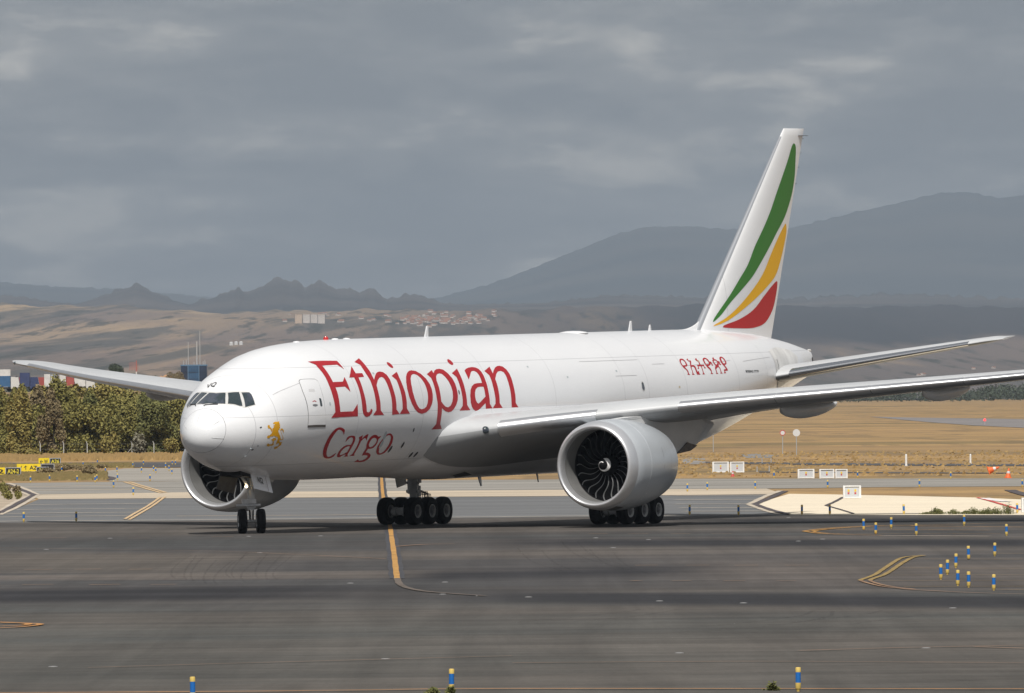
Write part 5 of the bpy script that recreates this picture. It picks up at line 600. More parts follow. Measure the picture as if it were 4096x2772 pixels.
# ---- engines
EYc, EZ, EX0 = 9.61, 2.93, 20.2
def make_engine(s):
    ax = (-1, 0, 0); P0 = A(EX0, s*EYc, EZ)
    nac = MB().lathe([(.55, 1.985), (.56, 1.992), (1.2, 2.04), (1.74, 2.056), (1.75, 2.048), (1.77, 2.048), (1.78, 2.057), (2.4, 2.055), (3.2, 2.0), (4.0, 1.90), (4.6, 1.79), (5.1, 1.67), (5.35, 1.6), (5.35, 1.57), (4.9, 1.62), (4.2, 1.66)], P0, ax, 80).build('engine', M_nac, plane, sh=40)
    MB().lathe([(.555, 1.989), (.35, 1.958), (.2, 1.915), (.09, 1.862), (.025, 1.81), (0, 1.765), (.012, 1.725), (.06, 1.685), (.15, 1.65), (.3, 1.622), (.4, 1.612)], P0, ax, 80).build('intake_lip', M_lip, nac, sh=60)
    MB().lathe([(.4, 1.610), (.6, 1.602), (.9, 1.602), (1.2, 1.615), (1.42, 1.628)], P0, ax, 80).build('intake_duct', M_duct, nac)
    MB().lathe([(1.42, 1.63), (1.9, 1.64), (2.2, 1.6), (2.3, .3)], P0, ax, 48).build('fan_case', M_dark, nac)
    MB().lathe([(.76, .004), (.80, .07), (.9, .16), (1.1, .30), (1.3, .42), (1.45, .485), (1.7, .5)], P0, ax, 40).build('spinner', mat('spinner_black', (.006, .006, .007), .8, spec=.05), nac)
    # white swirl on the spinner
    sw = []; ff = []
    def spin(t, th):
        r = pl([.76, .80, .9, 1.1, 1.3, 1.45], [.004, .07, .16, .30, .42, .485], t)+.006
        return P0+Vector((-t, 0, 0))+Vector((0, math.cos(th)*r, math.sin(th)*r))+Vector((.006, 0, 0))
    N_ = 34
    for i in range(N_+1):
        q = i/N_; th = R_(60)+q*R_(395); tc_ = lerp(.87, 1.10, q**.85); wd_ = (.012+.075*q) if q < .93 else lerp(.08, .01, (q-.93)/.07)
        sw += [spin(tc_-wd_, th), spin(tc_+wd_, th)]
    ff = [(2*i, 2*i+1, 2*i+3, 2*i+2) for i in range(N_)]
    mesh('spinner_swirl', sw, ff, mat('swirl_white', (.85, .85, .85), .4), nac)
    # fan blades
    nb, nr_, nc = 22, 12, 5; proto = None
    v = []; f = []; fm = []
    for i in range(nr_+1):
        t = i/nr_; r = lerp(.46, 1.612, t); sw_ = .11*math.sin(2*math.pi*t*.85+.35)-.05*t; ch = lerp(.34, .56, math.sin(math.pi*t*.6)); stg = lerp(R_(15), R_(58), t)
        lead = 1.46-.10*math.sin(math.pi*t)+.10*t**3
        us_ = [0, .10, .35, .7, 1.]
        for u in us_:
            a_ = sw_+u*ch*math.sin(stg)/r; xx = lead+u*ch*math.cos(stg)
            v.append(Vector((-xx, math.cos(a_)*r, math.sin(a_)*r)))
    for i in range(nr_):
        for j in range(4): f.append((i*5+j, i*5+j+1, i*5+j+6, i*5+j+5)); fm.append(1 if j == 0 else 0)
    for b_ in range(nb):
        if proto is None:
            proto = mesh('fan_blade', v, f, M_blade, nac, mats=[M_blade, M_bedge], fm=fm, fix=False); o = proto
        else: o = proto.copy(); link(o, nac)
        o.location = P0; o.rotation_euler = (2*math.pi*b_/nb+.1, 0, 0)
    # core cowl and plug
    MB().lathe([(4.3, 1.3), (5.2, 1.2), (6.2, .95), (6.9, .72), (6.9, .68), (6.2, .6)], P0, ax, 40).build('core_cowl', M_brown, nac); MB().lathe([(6.2, .55), (7.0, .48), (7.8, .15), (8.0, .02)], P0, ax, 30).build('exhaust_plug', M_brown, nac)
    # pylon: side outline lofted across its width
    prof_ = [(21.6, 4.88), (22.3, 4.98), (23.4, 5.03), (24.6, 5.08), (25.6, 5.12), (27.5, 5.1), (29.5, 5.0), (31.2, 4.85), (32.5, 4.6), (32.45, 4.5), (31.4, 4.1), (30.3, 3.72), (29.3, 3.42), (28.0, 3.30), (26.5, 3.45), (25.0, 3.7), (23.5, 4.2), (22.2, 4.6)]
    wd_ = [.05, .16, .26, .34, .36, .36, .34, .26, .04, .04, .2, .28, .30, .34, .36, .36, .3, .18]
    rg = [[A(x, s*(EYc+w_*q), z) for (x, z), w_ in zip(prof_, wd_)] for q in (-1, -.8, .8, 1)]
    cen = [[A(lerp(x, 27.3, .12), s*(EYc+w_*q), lerp(z, 4.4, .12)) for (x, z), w_ in zip(prof_, wd_)] for q in (-1.12, 1.12)]
    v, f = loft([cen[0]]+rg+[cen[1]], cap0=True, cap1=True); py = sharp(mesh('pylon', v, f, M_pyl, nac), 30)
    q_ = [(27.85, 3.28), (29.3, 3.40), (30.0, 3.62), (29.0, 3.78), (28.6, 3.6)]
    v, f = loft([[A(x, s*(EYc+.405*g), z) for x, z in q_] for g in (-1, 1)], cap0=True, cap1=True); mesh('heat_shield', v, f, M_brown, nac, smooth=False)
    # nacelle chine and small hatch marks
    def nsk(x, th, off=.006):
        r = pl([.55, 1.2, 2.4, 3.2, 4.0, 4.6, 5.1], [1.987, 2.04, 2.055, 2.0, 1.9, 1.79, 1.67], x)+off; return P0+Vector((-x, s*math.cos(th)*r, math.sin(th)*r))
    def nquad(nm, x0, x1, t0, t1, m):
        rg = [[nsk(lerp(x0, x1, i/4), lerp(t0, t1, j/4)) for j in range(5)] for i in range(5)]; v, f = loft(rg, closed=False); return mesh(nm, v, f, m, nac)
    nquad('drain_panel', .62, 1.35, R_(-82), R_(-66), mat('drain_panel_dark', (.07, .065, .06), .5))
    for a in ((3.1, 3.14, 8, 22), (3.1, 3.14, -6, -1), (4.1, 4.115, -8, 18), (1.9, 2.0, -46, -43), (2.05, 2.13, -40, -38), (2.02, 2.12, -50, -48)): nquad('latch_mark', a[0], a[1], R_(a[2]), R_(a[3]), MATS['vent_grey'] if a[0] < 3 else mat('latch_grey', (.3, .31, .33), .5))
    th = R_(135); q = [nsk(1.9, th, -.02), nsk(3.1, th, -.02), nsk(3.05, th, .3), nsk(2.6, th, .32)]; n_ = Vector((0, -s*math.sin(th), math.cos(th)))*.012
    MB().add([p-n_ for p in q]+[p+n_ for p in q], [(3, 2, 1, 0), (4, 5, 6, 7), (0, 1, 5, 4), (1, 2, 6, 5), (2, 3, 7, 6), (3, 0, 4, 7)]).build('nacelle_strake', M_nac, nac, smooth=False)
    return nac
for s in (1, -1): make_engine(s)
# ---- vertical stabiliser
def fle(z): return 51.23+(z-9.5)*1.0428
def fte(z): return 58.74+(z-8.13)*.396
def fin_y(x, z):
    c = fte(z)-fle(z); u = min(max((x-fle(z))/c, 0), 1); return 5*.098*(.2969*math.sqrt(u)-.126*u-.3516*u*u+.2843*u**3-.1036*u**4)*c
fz = [7.2, 8.0, 8.6, 9.5, 11, 12.5, 14, 15.5, 17, 18.0, 18.3, 18.4]
def fring(z, u0, u1, n=14, k_=1.):
    c = fte(z)-fle(z); us_ = [lerp(u0, u1, (i/n)**(1.6 if u0 == 0 else 1)) for i in range(n+1)]
    pts = [(fle(z)+c*u, fin_y(fle(z)+c*u, z)*k_) for u in us_]
    return [A(x, y, z) for x, y in pts]+[A(x, -y, z) for x, y in reversed(pts[1 if u0 == 0 else 0:])]
tipk = lambda z: 1. if z < 18.2 else (.75 if z < 18.35 else .3)
v, f = loft([fring(z, 0, .70, k_=tipk(z)) for z in fz], cap0=True, cap1=True); fin = sharp(mesh('vertical_stabilizer', v, f, M_white, plane), 45)
v, f = loft([fring(z, .703, 1, 8, k_=tipk(z)) for z in [8.1, 8.6]+fz[3:]], cap0=True, cap1=True); rud = sharp(mesh('rudder', v, f, M_white, fin), 45)
rg = []
for z in [8.7]+fz[3:10]:
    c = fte(z)-fle(z); us_ = [.022, .015, .009, .004, .001]
    rg.append([A(fle(z)+c*u-.01, fin_y(fle(z)+c*u, z)+.012, z) for u in us_]+[A(fle(z)-.014, 0, z)]+[A(fle(z)+c*u-.01, -fin_y(fle(z)+c*u, z)-.012, z) for u in reversed(us_)])
v, f = loft(rg, closed=False); sharp(mesh('leading_edge', v, f, mat('fin_edge_grey', (.42, .44, .47), .35, metal=.5), fin), 60)
# dorsal fillet
rg = []
for i in range(10):
    t = i/9; x = lerp(48.6, 52.6, t); zt_ = ZC+pT(math.sqrt(x-1))+lerp(0, 1.5, t**2.2); zb_ = ZC+2.3; w_ = lerp(.08, .20, t)
    rg.append([A(x, w_*math.cos(q)*(1 if math.sin(q) < 0 else max(.2, 1-math.sin(q)*.75)), lerp(zb_, zt_, (math.sin(q)+1)/2)) for q in [2*math.pi*j/16 for j in range(16)]])
v, f = loft(rg, cap0=True, cap1=True); mesh('dorsal_fillet', v, f, M_white, fin)
def fin_decal(nm, pts, m, s):
    pts = crspline(pts)
    L3 = [[Vector((p[0], p[1], 0)) for p in pts]]; tris = tessellate_polygon(L3)
    bm = bmesh.new(); bv = [bm.verts.new(p) for p in L3[0]]
    for t in tris:
        try: bm.faces.new([bv[i] for i in t])
        except ValueError: pass
    for ax, n_ in ((0, (1, 0, 0)), (1, (0, 1, 0))):
        lo, hi = min(p[ax] for p in pts), max(p[ax] for p in pts); q = lo+.35
        while q < hi:
            co = [0, 0, 0]; co[ax] = q; bmesh.ops.bisect_plane(bm, geom=bm.verts[:]+bm.edges[:]+bm.faces[:], plane_co=co, plane_no=n_); q += .35
    for w in bm.verts: x, z = w.co.x, w.co.y; w.co = A(x, s*(fin_y(x, z)+.008), z)
    bmesh.ops.recalc_face_normals(bm, faces=bm.faces); bm.faces.ensure_lookup_table()
    if bm.faces[0].normal.y*s < 0: bmesh.ops.reverse_faces(bm, faces=bm.faces[:])
    me = bpy.data.meshes.new(nm); bm.to_mesh(me); bm.free(); me.materials.append(m)
    for p in me.polygons: p.use_smooth = True
    return link(bpy.data.objects.new(nm, me), fin)
for s in (1, -1):
    fin_decal('green_stripe', FIN['green'], M_green, s); fin_decal('yellow_stripe', FIN['yellow'], M_yel, s); fin_decal('red_stripe', FIN['red'], M_redf, s)
MB().box(A(62.45, 0, 18.05), (.9, .36, .02)).build('rudder_hinge', M_gap, fin, smooth=False)
for z in (17.9, 17.2, 16.5, 15.7): MB().cyl(A(fte(z)-.02, 0, z), A(fte(z)+.18, 0, z+.02), .012, n=4).build('static_wick', M_gap, fin)
# ---- horizontal stabilisers
HY = [1.0, 1.9, 4, 6, 8, 9.6, 10.3, 10.65, 10.76]
def hx(y): return 54.26+(y-1.9)*.79 if y < 10 else 54.26+(y-1.9)*.79+(y-10)**2*1.5
def hc(y): return lerp(6.7, 2.4, (y-1)/9.5) if y < 10 else lerp(6.7, 2.4, (y-1)/9.5)-(y-10)**2*1.3
def hpt(y, u, side, s, off=0):
    c = hc(y); th = .115*(1 if y < 10.5 else .5); yt = 5*th*(.2969*math.sqrt(u)-.126*u-.3516*u*u+.2843*u**3-.1036*u**4)*c
    nx = -off if u < .05 else 0
    return A(hx(y)+u*c+nx, s*y, 6.36+(y-1.9)*.187+side*(yt+off)+u*c*.10)
for s in (1, -1):
    rg = [[hpt(y, u, 1, s) for u in reversed(US)]+[hpt(y, u, -1, s) for u in US[1:-1]] for y in HY]
    v, f = loft(rg, cap0=True, cap1=True); n = len(rg[0]); hs = sharp(mesh('horizontal_stabilizer', v, f, M_wing, plane, mats=[M_wing, mat('stabilizer_under_shade_grey', (.15, .155, .16), .4)], fm=[(1 if (i % n) >= 20 else 0) for i in range(len(f)-2)]+[0, 0]), 45)  # shade below the stabilizer painted in as a darker grey
    uu = [.07, .05, .03, .015, .006, .0015]; rg = []
    for i in range(13):
        y = lerp(2.75, 9.7, i/12); rg.append([hpt(y, u, 1, s, .008) for u in uu]+[hpt(y, 0, 1, s, .008)]+[hpt(y, u, -1, s, .008) for u in (.0015, .006, .012, .02, .03)])
    v, f = loft(rg, closed=False); sharp(mesh('leading_edge', v, f, mat('polished_edge', (.60, .61, .63), .16, metal=1.), hs), 60)
    # root patch on the fuselage where the stabiliser pivots
ap = [(54.6, 34), (56.2, 40), (58.3, 36), (59.2, 22), (58.9, -2), (57.5, -20), (55.4, -24), (54.7, -5)]
on_skin('pivot_plate', [[list(p) for p in ap]], mat('scuffed_plate', (.66, .655, .64), .4, var=(1.2, .14, (1, 1, .4))), body, .012)
for z0, x0 in ((20, 55.1), (-12, 55.0)): on_skin('pivot_gap', [[[x0, z0], [x0+.05, z0], [x0+.03, z0-22], [x0-.02, z0-22]]], M_gap, body, .018)
on_skin('exhaust_opening', [[[62.62, 20], [62.95, 30], [63.0, -45], [62.7, -40]]], M_dark, body, .012)
MB().lathe([(0, .03), (.1, .07), (.3, .06), (.34, .01)], A(62.85, 0, ZC+1.9), (-1, 0, 0), 10).build('tail_light', M_frame, body)
# ---- antennas and beacon
def blade(x, z0, hgt, ch, rake, nm, m=M_frame, t=.025, y=0.):
    rg = [[A(x+rake*q+ch*(1-.55*q)*u-.0, y+t*w_, z0+hgt*q) for u, w_ in ((0, 0), (.3, 1), (1, .1), (1, -.1), (.3, -1))] for q in (0, .5, 1)]
    v, f = loft(rg, cap0=True, cap1=True); return mesh(nm, v, f, m, body, smooth=False)
blade(22.45, ZC+3.07, .52, .45, .25, 'blade_antenna', M_white); blade(43.2, ZC+3.07, .5, .45, .22, 'blade_antenna', M_white); blade(45.35, ZC+3.07, .3, .35, .12, 'blade_antenna', M_white)
blade(27.5, ZC-3.33, -.48, .4, .3, 'blade_antenna', M_white); blade(33.4, ZC-3.33, -.44, .22, .22, 'drain_mast', M_frame); blade(7.6, ZC-2.98, -.12, .5, .1, 'blade_antenna', M_frame)
MB().lathe([(0, .13), (.08, .13), (.16, .09), (.2, .01)], A(13.05, 0, ZC+3.05), (0, 0, 1), 14).build('beacon_light', mat('beacon_red', (.45, .02, .02), .2, coat=.5), body)
for x in (10.3, 13.9, 15.0): MB().lathe([(0, .16), (.04, .15), (.06, .01)], A(x, 0, ZC+prof(x)[0]-.01), (0, 0, 1), 12).build('roof_antenna', M_white, body)
MB().lathe([(0, .7), (.06, .62), (.11, .3), (.12, .01)], A(37.5, 0, ZC+3.06), (0, 0, 1), 20).build('satcom_dome', M_white, body)
for mir in (1, -1):   # pitot probes
    for ph in (-43.5, -30):
        a = fus(2.92, R_(ph), 0); b_ = fus(2.92, R_(ph), .07); c_ = b_+Vector((.13, 0, 0))
        for q in (a, b_, c_): q.y *= mir
        MB().tube([a, b_, c_], .012, 6).build('pitot_probe', MATS['patch_grey'], body)
for k_ in ('wp1', 'wp2'):   # wipers
    MB().tube([fus(x, R_(ph), .03) for x, ph in DEC[k_][0]], .02, 5).build('wiper', M_gap, body)
# ram air intake under the fairing
def fsk(x, ph, off): p = fus(x, R_(ph)); c_ = Vector((p.x, 0, ZC)); return p+(p-c_).normalized()*(fair_off(x, R_(ph))+off)
ri = [(21.9, -64.5), (22.5, -56.0), (24.4, -65.0), (23.4, -73.5)]; rc = (23.05, -64.7)
def sh_(k_): return [(rc[0]+(x-rc[0])*k_, rc[1]+(p-rc[1])*k_) for x, p in ri]
v = [fsk(x, p, .035) for x, p in sh_(1.)]+[fsk(x, p, .045) for x, p in sh_(.8)]+[fsk(x+.25, p, .012) for x, p in sh_(.55)]
f = [(i, (i+1) % 4, 4+(i+1) % 4, 4+i) for i in range(4)]+[(4+i, 4+(i+1) % 4, 8+(i+1) % 4, 8+i) for i in range(4)]+[(8, 9, 10, 11)]
mesh('ram_air_intake', v, f, M_white, fairing, smooth=False, mats=[M_frame, M_well], fm=[0]*4+[1]*5)
# ---- landing gear
def wheel_meshes(R, Wd, rim):
    t = MB().lathe([(-Wd*.42, rim), (-Wd*.5, rim*1.12), (-Wd*.5, R*.80), (-Wd*.44, R*.93), (-Wd*.30, R*.985), (-Wd*.18, R), (-Wd*.17, R*.988), (-Wd*.145, R*.988), (-Wd*.135, R), (-.02, R), (-.015, R*.988), (.015, R*.988), (.02, R), (Wd*.135, R), (Wd*.145, R*.988), (Wd*.17, R*.988), (Wd*.18, R), (Wd*.30, R*.985), (Wd*.44, R*.93), (Wd*.5, R*.80), (Wd*.5, rim*1.12), (Wd*.42, rim)], (0, 0, 0), (0, 1, 0), 40)
    r = MB()
    for s in (-1, 1): r.lathe([(s*Wd*.42, rim*1.01), (s*Wd*.49, rim*.99), (s*Wd*.47, rim*.86), (s*Wd*.33, rim*.78)], (0, 0, 0), (0, 1, 0), 32)
    h = MB()
    for s in (-1, 1): h.lathe([(s*Wd*.33, rim*.80), (s*Wd*.30, rim*.42), (s*Wd*.44, rim*.34), (s*Wd*.50, rim*.24), (s*Wd*.52, .01)], (0, 0, 0), (0, 1, 0), 24)
    return t, r, h
WM = {}
def wheel(key, parent, loc, spec, rot=0.):
    if key not in WM:
        t, r, h = wheel_meshes(*spec); a = t.build('tyre', M_tyre, parent, sh=30); b_ = r.build('wheel_rim', M_rim, parent); c_ = h.build('wheel_hub', M_rimd, parent); WM[key] = (a.data, b_.data, c_.data); objs = [a, b_, c_]
    else: objs = [link(bpy.data.objects.new(n, d), parent) for n, d in zip(('tyre', 'wheel_rim', 'wheel_hub'), WM[key])]
    for o in objs: o.location = loc; o.rotation_euler = (0, 0, rot)
for s in (1, -1):
    yc = s*5.485; Rm = .645
    def G(x, y, z): return A(31.77+x, yc+y, z)
    m = MB(); m.cyl(G(-.05, 0, .7), G(-.15, 0, 1.55), .17, n=18); m.cyl(G(-.15, 0, 1.45), G(-.35, -s*.1, 4.2), .25, .27, n=20)
    m.cyl(G(-.15, 0, 2.1), G(-1.9, -s*.3, 4.0), .09, n=10); m.cyl(G(-.15, 0, 2.3), G(.4, -s*2.2, 3.9), .10, n=10); m.cyl(G(.2, 0, 1.3), G(.45, 0, 2.2), .06, n=8)
    m.box(G(.28, 0, 1.55), (.16, .3, .5)); m.box(G(.3, 0, 2.05), (.2, .34, .25)); m.cyl(G(-.18, -.3, 1.55), G(-.18, .3, 1.55), .08, n=12); m.cyl(G(-.15, -.33, 1.95), G(-.15, .33, 1.95), .06, n=12)
    lg = m.build('main_landing_gear', M_strut, plane)
    b_ = MB(); b_.cyl(G(-1.55, 0, .66), G(1.55, 0, .66), .17, n=16)
    for dx in (-1.45, 0, 1.45): b_.cyl(G(dx, -.62, .645), G(dx, .62, .645), .085, n=12); b_.cyl(G(dx, -.36, .645), G(dx, -.16, .645), .21, n=16); b_.cyl(G(dx, .16, .645), G(dx, .36, .645), .21, n=16)
    b_.build('bogie_beam', M_strut, lg)
    for dx in (-1.45, 0, 1.45):
        for dy in (-.70, .70): wheel('main', lg, G(dx, dy, Rm+dx*-.0138), (Rm, .50, .31))
    hs_ = MB()
    for k_ in range(6):
        o = -.16+.06*k_; hs_.tube([G(.3, o, 1.9-.08*k_), G(.62, o, 1.72-.05*k_), G(.8+.05*k_, o, 1.5), G(.75+.07*k_, o, 1.15)], .018, 5)
        hs_.tube([G(.75, o, 1.35), G(1.1, o, 1.55-.03*k_), G(1.35, o, 1.38), G(1.42, o, 1.05)], .016, 5)
    hs_.build('brake_hose', M_hose, lg)
    dr = MB(); q = [G(-.75, -.72, 2.75), G(.45, -.72, 2.75), G(.55, -.75, 1.86), G(-.35, -.74, 1.72)]
    if s > 0: q = [Vector((p.x, 2*yc-p.y, p.z)) for p in q]
    dr.add(q+[p+Vector((0, .05, 0)) for p in q], [(0, 1, 2, 3), (7, 6, 5, 4), (0, 4, 5, 1), (1, 5, 6, 2), (2, 6, 7, 3), (3, 7, 4, 0)]); dr.build('gear_door', M_wingb, lg, smooth=False)
# nose gear: steered to the left
NG, zo = 5.89, .357
def Gn(x, y, z): return A(NG+x, y, z+zo)
m = MB(); m.cyl(Gn(0, 0, .55), Gn(-.02, 0, 1.15), .105, n=18); ng = None
m.cyl(Gn(-.02, 0, 1.05), Gn(-.05, 0, 2.75), .155, .165, n=20); m.cyl(Gn(-.05, 0, 1.9), Gn(-1.15, 0, 2.75), .07, n=10); m.cyl(Gn(.12, 0, 1.0), Gn(.26, 0, 1.35), .05, n=8); m.cyl(Gn(.26, 0, 1.35), Gn(.12, 0, 1.7), .05, n=8)
ng = m.build('nose_landing_gear', M_strut, plane)
MB().cyl(Gn(-.01, 0, .62), Gn(-.015, 0, 1.06), .112, n=18).build('oleo_piston', M_chrome, ng)
sa = R_(34)
rot = Matrix.Rotation(sa, 3, 'Z')
axl = MB(); axl.cyl(Gn(0, 0, .545)+rot @ Vector((0, -.45, 0)), Gn(0, 0, .545)+rot @ Vector((0, .45, 0)), .08, n=12); axl.build('axle', M_strut, ng)
col_ = MB(); col_.box(Gn(-.22, 0, 1.42), (.28, .62, .2), rot); col_.cyl(Gn(-.12, 0, 1.25)+rot @ Vector((.15, -.62, 0)), Gn(-.12, 0, 1.25)+rot @ Vector((.15, .45, 0)), .06, n=10); col_.cyl(Gn(-.0, 0, 1.12), Gn(0, 0, 1.2), .2, n=18); col_.build('steering_collar', M_strut, ng)
for dy in (-.405, .405): wheel('nose', ng, Gn(0, 0, .545)+rot @ Vector((0, dy, 0)), (.545, .375, .25), sa)
MB().lathe([(0, .065), (.04, .06), (.07, .04), (.08, .005)], Gn(-.52, .05, 2.08), (1, .25, 0), 16).build('taxi_light', mat('lamp_glow', (1, .85, .6), .3, emit=((1., .82, .55), 9.)), ng)
MB().cyl(Gn(-.5, .05, 2.08), Gn(-.2, .02, 2.08), .05, n=8).build('lamp_bracket', M_strut, ng)
def door_panel(nm, q, m, parent):
    n_ = (q[1]-q[0]).cross(q[3]-q[0]).normalized()*.035
    return MB().add(q+[p+n_ for p in q], [(0, 1, 2, 3), (7, 6, 5, 4), (0, 4, 5, 1), (1, 5, 6, 2), (2, 6, 7, 3), (3, 7, 4, 0)]).build(nm, m, parent, smooth=False)
dq = [A(4.9, .52, 3.04), A(6.55, .55, 2.83), A(6.45, .78, 2.12), A(4.82, .75, 2.36)]
gd = door_panel('gear_door', dq, M_white, ng)
dq2 = [Vector((p.x+.0, p.y, p.z)) for p in dq]
def door_pt(u, w, off=.05):
    a = dq[0].lerp(dq[1], u); b_ = dq[3].lerp(dq[2], u); p = b_.lerp(a, w); n_ = (dq[1]-dq[0]).cross(dq[3]-dq[0]).normalized(); n_ = n_ if n_.y > 0 else -n_; return p+n_*off
text_on('door_lettering', 'VQ', lambda u, w: door_pt(lerp(.24, .54, u), lerp(.38, .80, w)), M_black, ng)
mesh('door_seam', [door_pt(.72, 0, .045), door_pt(.735, 0, .045), door_pt(.735, 1, .045), door_pt(.72, 1, .045)], [(0, 1, 2, 3)], mat('seam_dark_red', (.12, .03, .03), .6), ng, smooth=False)
door_panel('gear_door', [A(4.1, -.52, 3.05), A(5.75, -.55, 2.85), A(5.68, -.75, 2.1), A(4.05, -.72, 2.36)], M_well, ng)
# nose bay: dark recess plate just under the skin
bay = [A(4.0, -.5, 2.93), A(6.6, -.5, 2.72), A(6.6, .5, 2.72), A(4.0, .5, 2.93)]
MB().add([p for p in bay]+[p+Vector((0, 0, .25)) for p in bay], [(0, 1, 2, 3), (7, 6, 5, 4), (0, 4, 5, 1), (1, 5, 6, 2), (2, 6, 7, 3), (3, 7, 4, 0)]).build('gear_bay', M_dark, ng, smooth=False)
# ---------------------------------------------------------------- taxiway edge markers
M_bl = mat('marker_blue', (.010, .135, .45), .45, var=(3, .12)); M_by = mat('marker_yellow', (.68, .49, .13), .5, var=(4, .12)); M_bt = mat('marker_cap_top', (.72, .62, .42), .6)
def make_marker():
    r = empty('edge_marker'); MB().lathe([(.175, .050), (.176, .0525), (.385, .0525), (.386, .050)], (0, 0, 0), (0, 0, 1), 14).build('sleeve', M_bl, r)
    MB().lathe([(.385, .054), (.46, .054), (.478, .048), (.482, .03), (.483, .001)], (0, 0, 0), (0, 0, 1), 14).build('cap', M_by, r)
    MB().lathe([(.0, .03), (.035, .034), (.055, .05), (.065, .056), (.175, .056), (.176, .04)], (0, 0, 0), (0, 0, 1), 14).build('base', M_by, r); return r
mk0 = make_marker(); used = [False]
ORD = ['first', 'second', 'third', 'fourth', 'fifth', 'sixth', 'seventh', 'eighth', 'ninth', 'tenth', 'eleventh', 'twelfth', 'thirteenth', 'fourteenth', 'fifteenth', 'sixteenth']
ROWS = {'near': ['blue and yellow marker cut by the bottom edge below the nose gear', 'blue and yellow marker at the bottom edge below the far main gear', 'large blue and yellow marker at the bottom edge below the engine'],
        'cluster': 'blue yellow marker in the cluster inside the yellow chevron, %s from left', 'hairpin': 'blue and yellow marker around the thin orange hairpin line, %s from the left',
        'rightedge': 'blue yellow marker along the pale concrete edge right of the engine, %s from left', 'rightfar': 'small blue yellow marker along the grey taxiway behind the engine, %s from left',
        'leftedge': ['blue and yellow marker at the shoulder edge left of the nose, nearer the left border', 'blue and yellow marker at the shoulder edge left of the nose, nearer the engine'],
        'leftmid': 'blue yellow marker on the pale taxiway left of the nose, %s from left', 'leftfar': 'tiny blue marker by the dark road below the trees, %s from left'}
for row, pts in GR['bollard'].items():
    order = sorted(range(len(pts)), key=lambda i: pts[i][0]/pts[i][1]); rank = {i: k_ for k_, i in enumerate(order)}
    for i, (x, y) in enumerate(pts):
        if not used[0]: o = mk0; used[0] = True
        else: o = copy_tree(mk0)
        o.location = (x, y, .02); o.rotation_euler = (R_(random.uniform(-1.5, 1.5)), R_(random.uniform(-1.5, 1.5)), random.random()*6)
        o.scale = (1.02, 1.02, 1.02) if row != 'leftfar' else (.95, .95, .95)
        t = ROWS[row]; lab = t[rank[i]] if isinstance(t, list) else t % ORD[rank[i]]
        tag(o, lab, 'marker', 'taxiway edge markers')
# ---------------------------------------------------------------- guidance signs
M_sy = mat('sign_yellow', (.78, .58, .015), .5, var=(2, .08)); M_sb = mat('sign_black', (.018, .019, .022), .5); M_sw = mat('sign_white', (.6, .6, .59), .5); M_sl = mat('sign_letter_yellow', (.72, .60, .05), .5)
def sign(a, b_, hgt, panels, label):
    a, b_ = Vector((a[0], a[1], 0)), Vector((b_[0], b_[1], 0)); b_.y = a.y = (a.y+b_.y)/2; wd = (b_-a).length; root = empty('guidance_sign', (a+b_)/2)
    tag(root, label, 'sign', 'taxiway guidance signs')
    x = -wd/2; zb_ = .10
    for fr, kind, txt in panels:
        w = wd*fr; c = x+w/2; m = M_sy if kind == 'y' else M_sb
        MB().box((c, 0, zb_+hgt/2), (w-.004, .16, hgt)).build('sign_panel', m, root, smooth=False)
        if kind == 'b':
            fr_ = MB(); t_ = .035
            for q in (((c, -.085, zb_+t_/2+.012), (w-.03, .012, t_)), ((c, -.085, zb_+hgt-t_/2-.012), (w-.03, .012, t_)), ((x+.035, -.085, zb_+hgt/2), (t_, .0125, hgt-.1)), ((x+w-.035, -.085, zb_+hgt/2), (t_, .0125, hgt-.1))): fr_.box(*q)
            fr_.build('sign_border', M_sw, root, smooth=False)
        if txt:
            text_on('sign_lettering', txt, lambda u, v_, c=c, w=w: Vector((c+(u-.5)*w*.72, -.092, zb_+hgt*(.22+.56*v_))), M_sl if kind == 'b' else M_sb, root)
        x += w
    for lx in (-wd*.35, 0, wd*.35): MB().box((lx, 0, .05), (.06, .06, .1)).build('leg', M_sb, root, smooth=False)
    return root
S = GR['sign']
sign(S[0][0], S[0][1], .60, [(.36, 'y', '2'), (.64, 'b', 'A24-2')], 'long yellow and black sign reading A24-2 at the left edge')
sign(S[1][0], S[1][1], .60, [(.63, 'y', '/ \u2191 AZ'), (.37, 'b', '')], 'yellow sign with arrows and a black end behind the A24-2 sign')
sign([S[1][0][0]+2.15, 812], [S[1][1][0]+.12, 812], .44, [(1., 'b', 'A26')], 'small black sign with white border in front of the arrow sign')
sign(S[2][0], S[2][1], .60, [(.49, 'y', '\u2190 W'), (.51, 'b', 'A26')], 'yellow and black sign reading A26 beside the dark road')
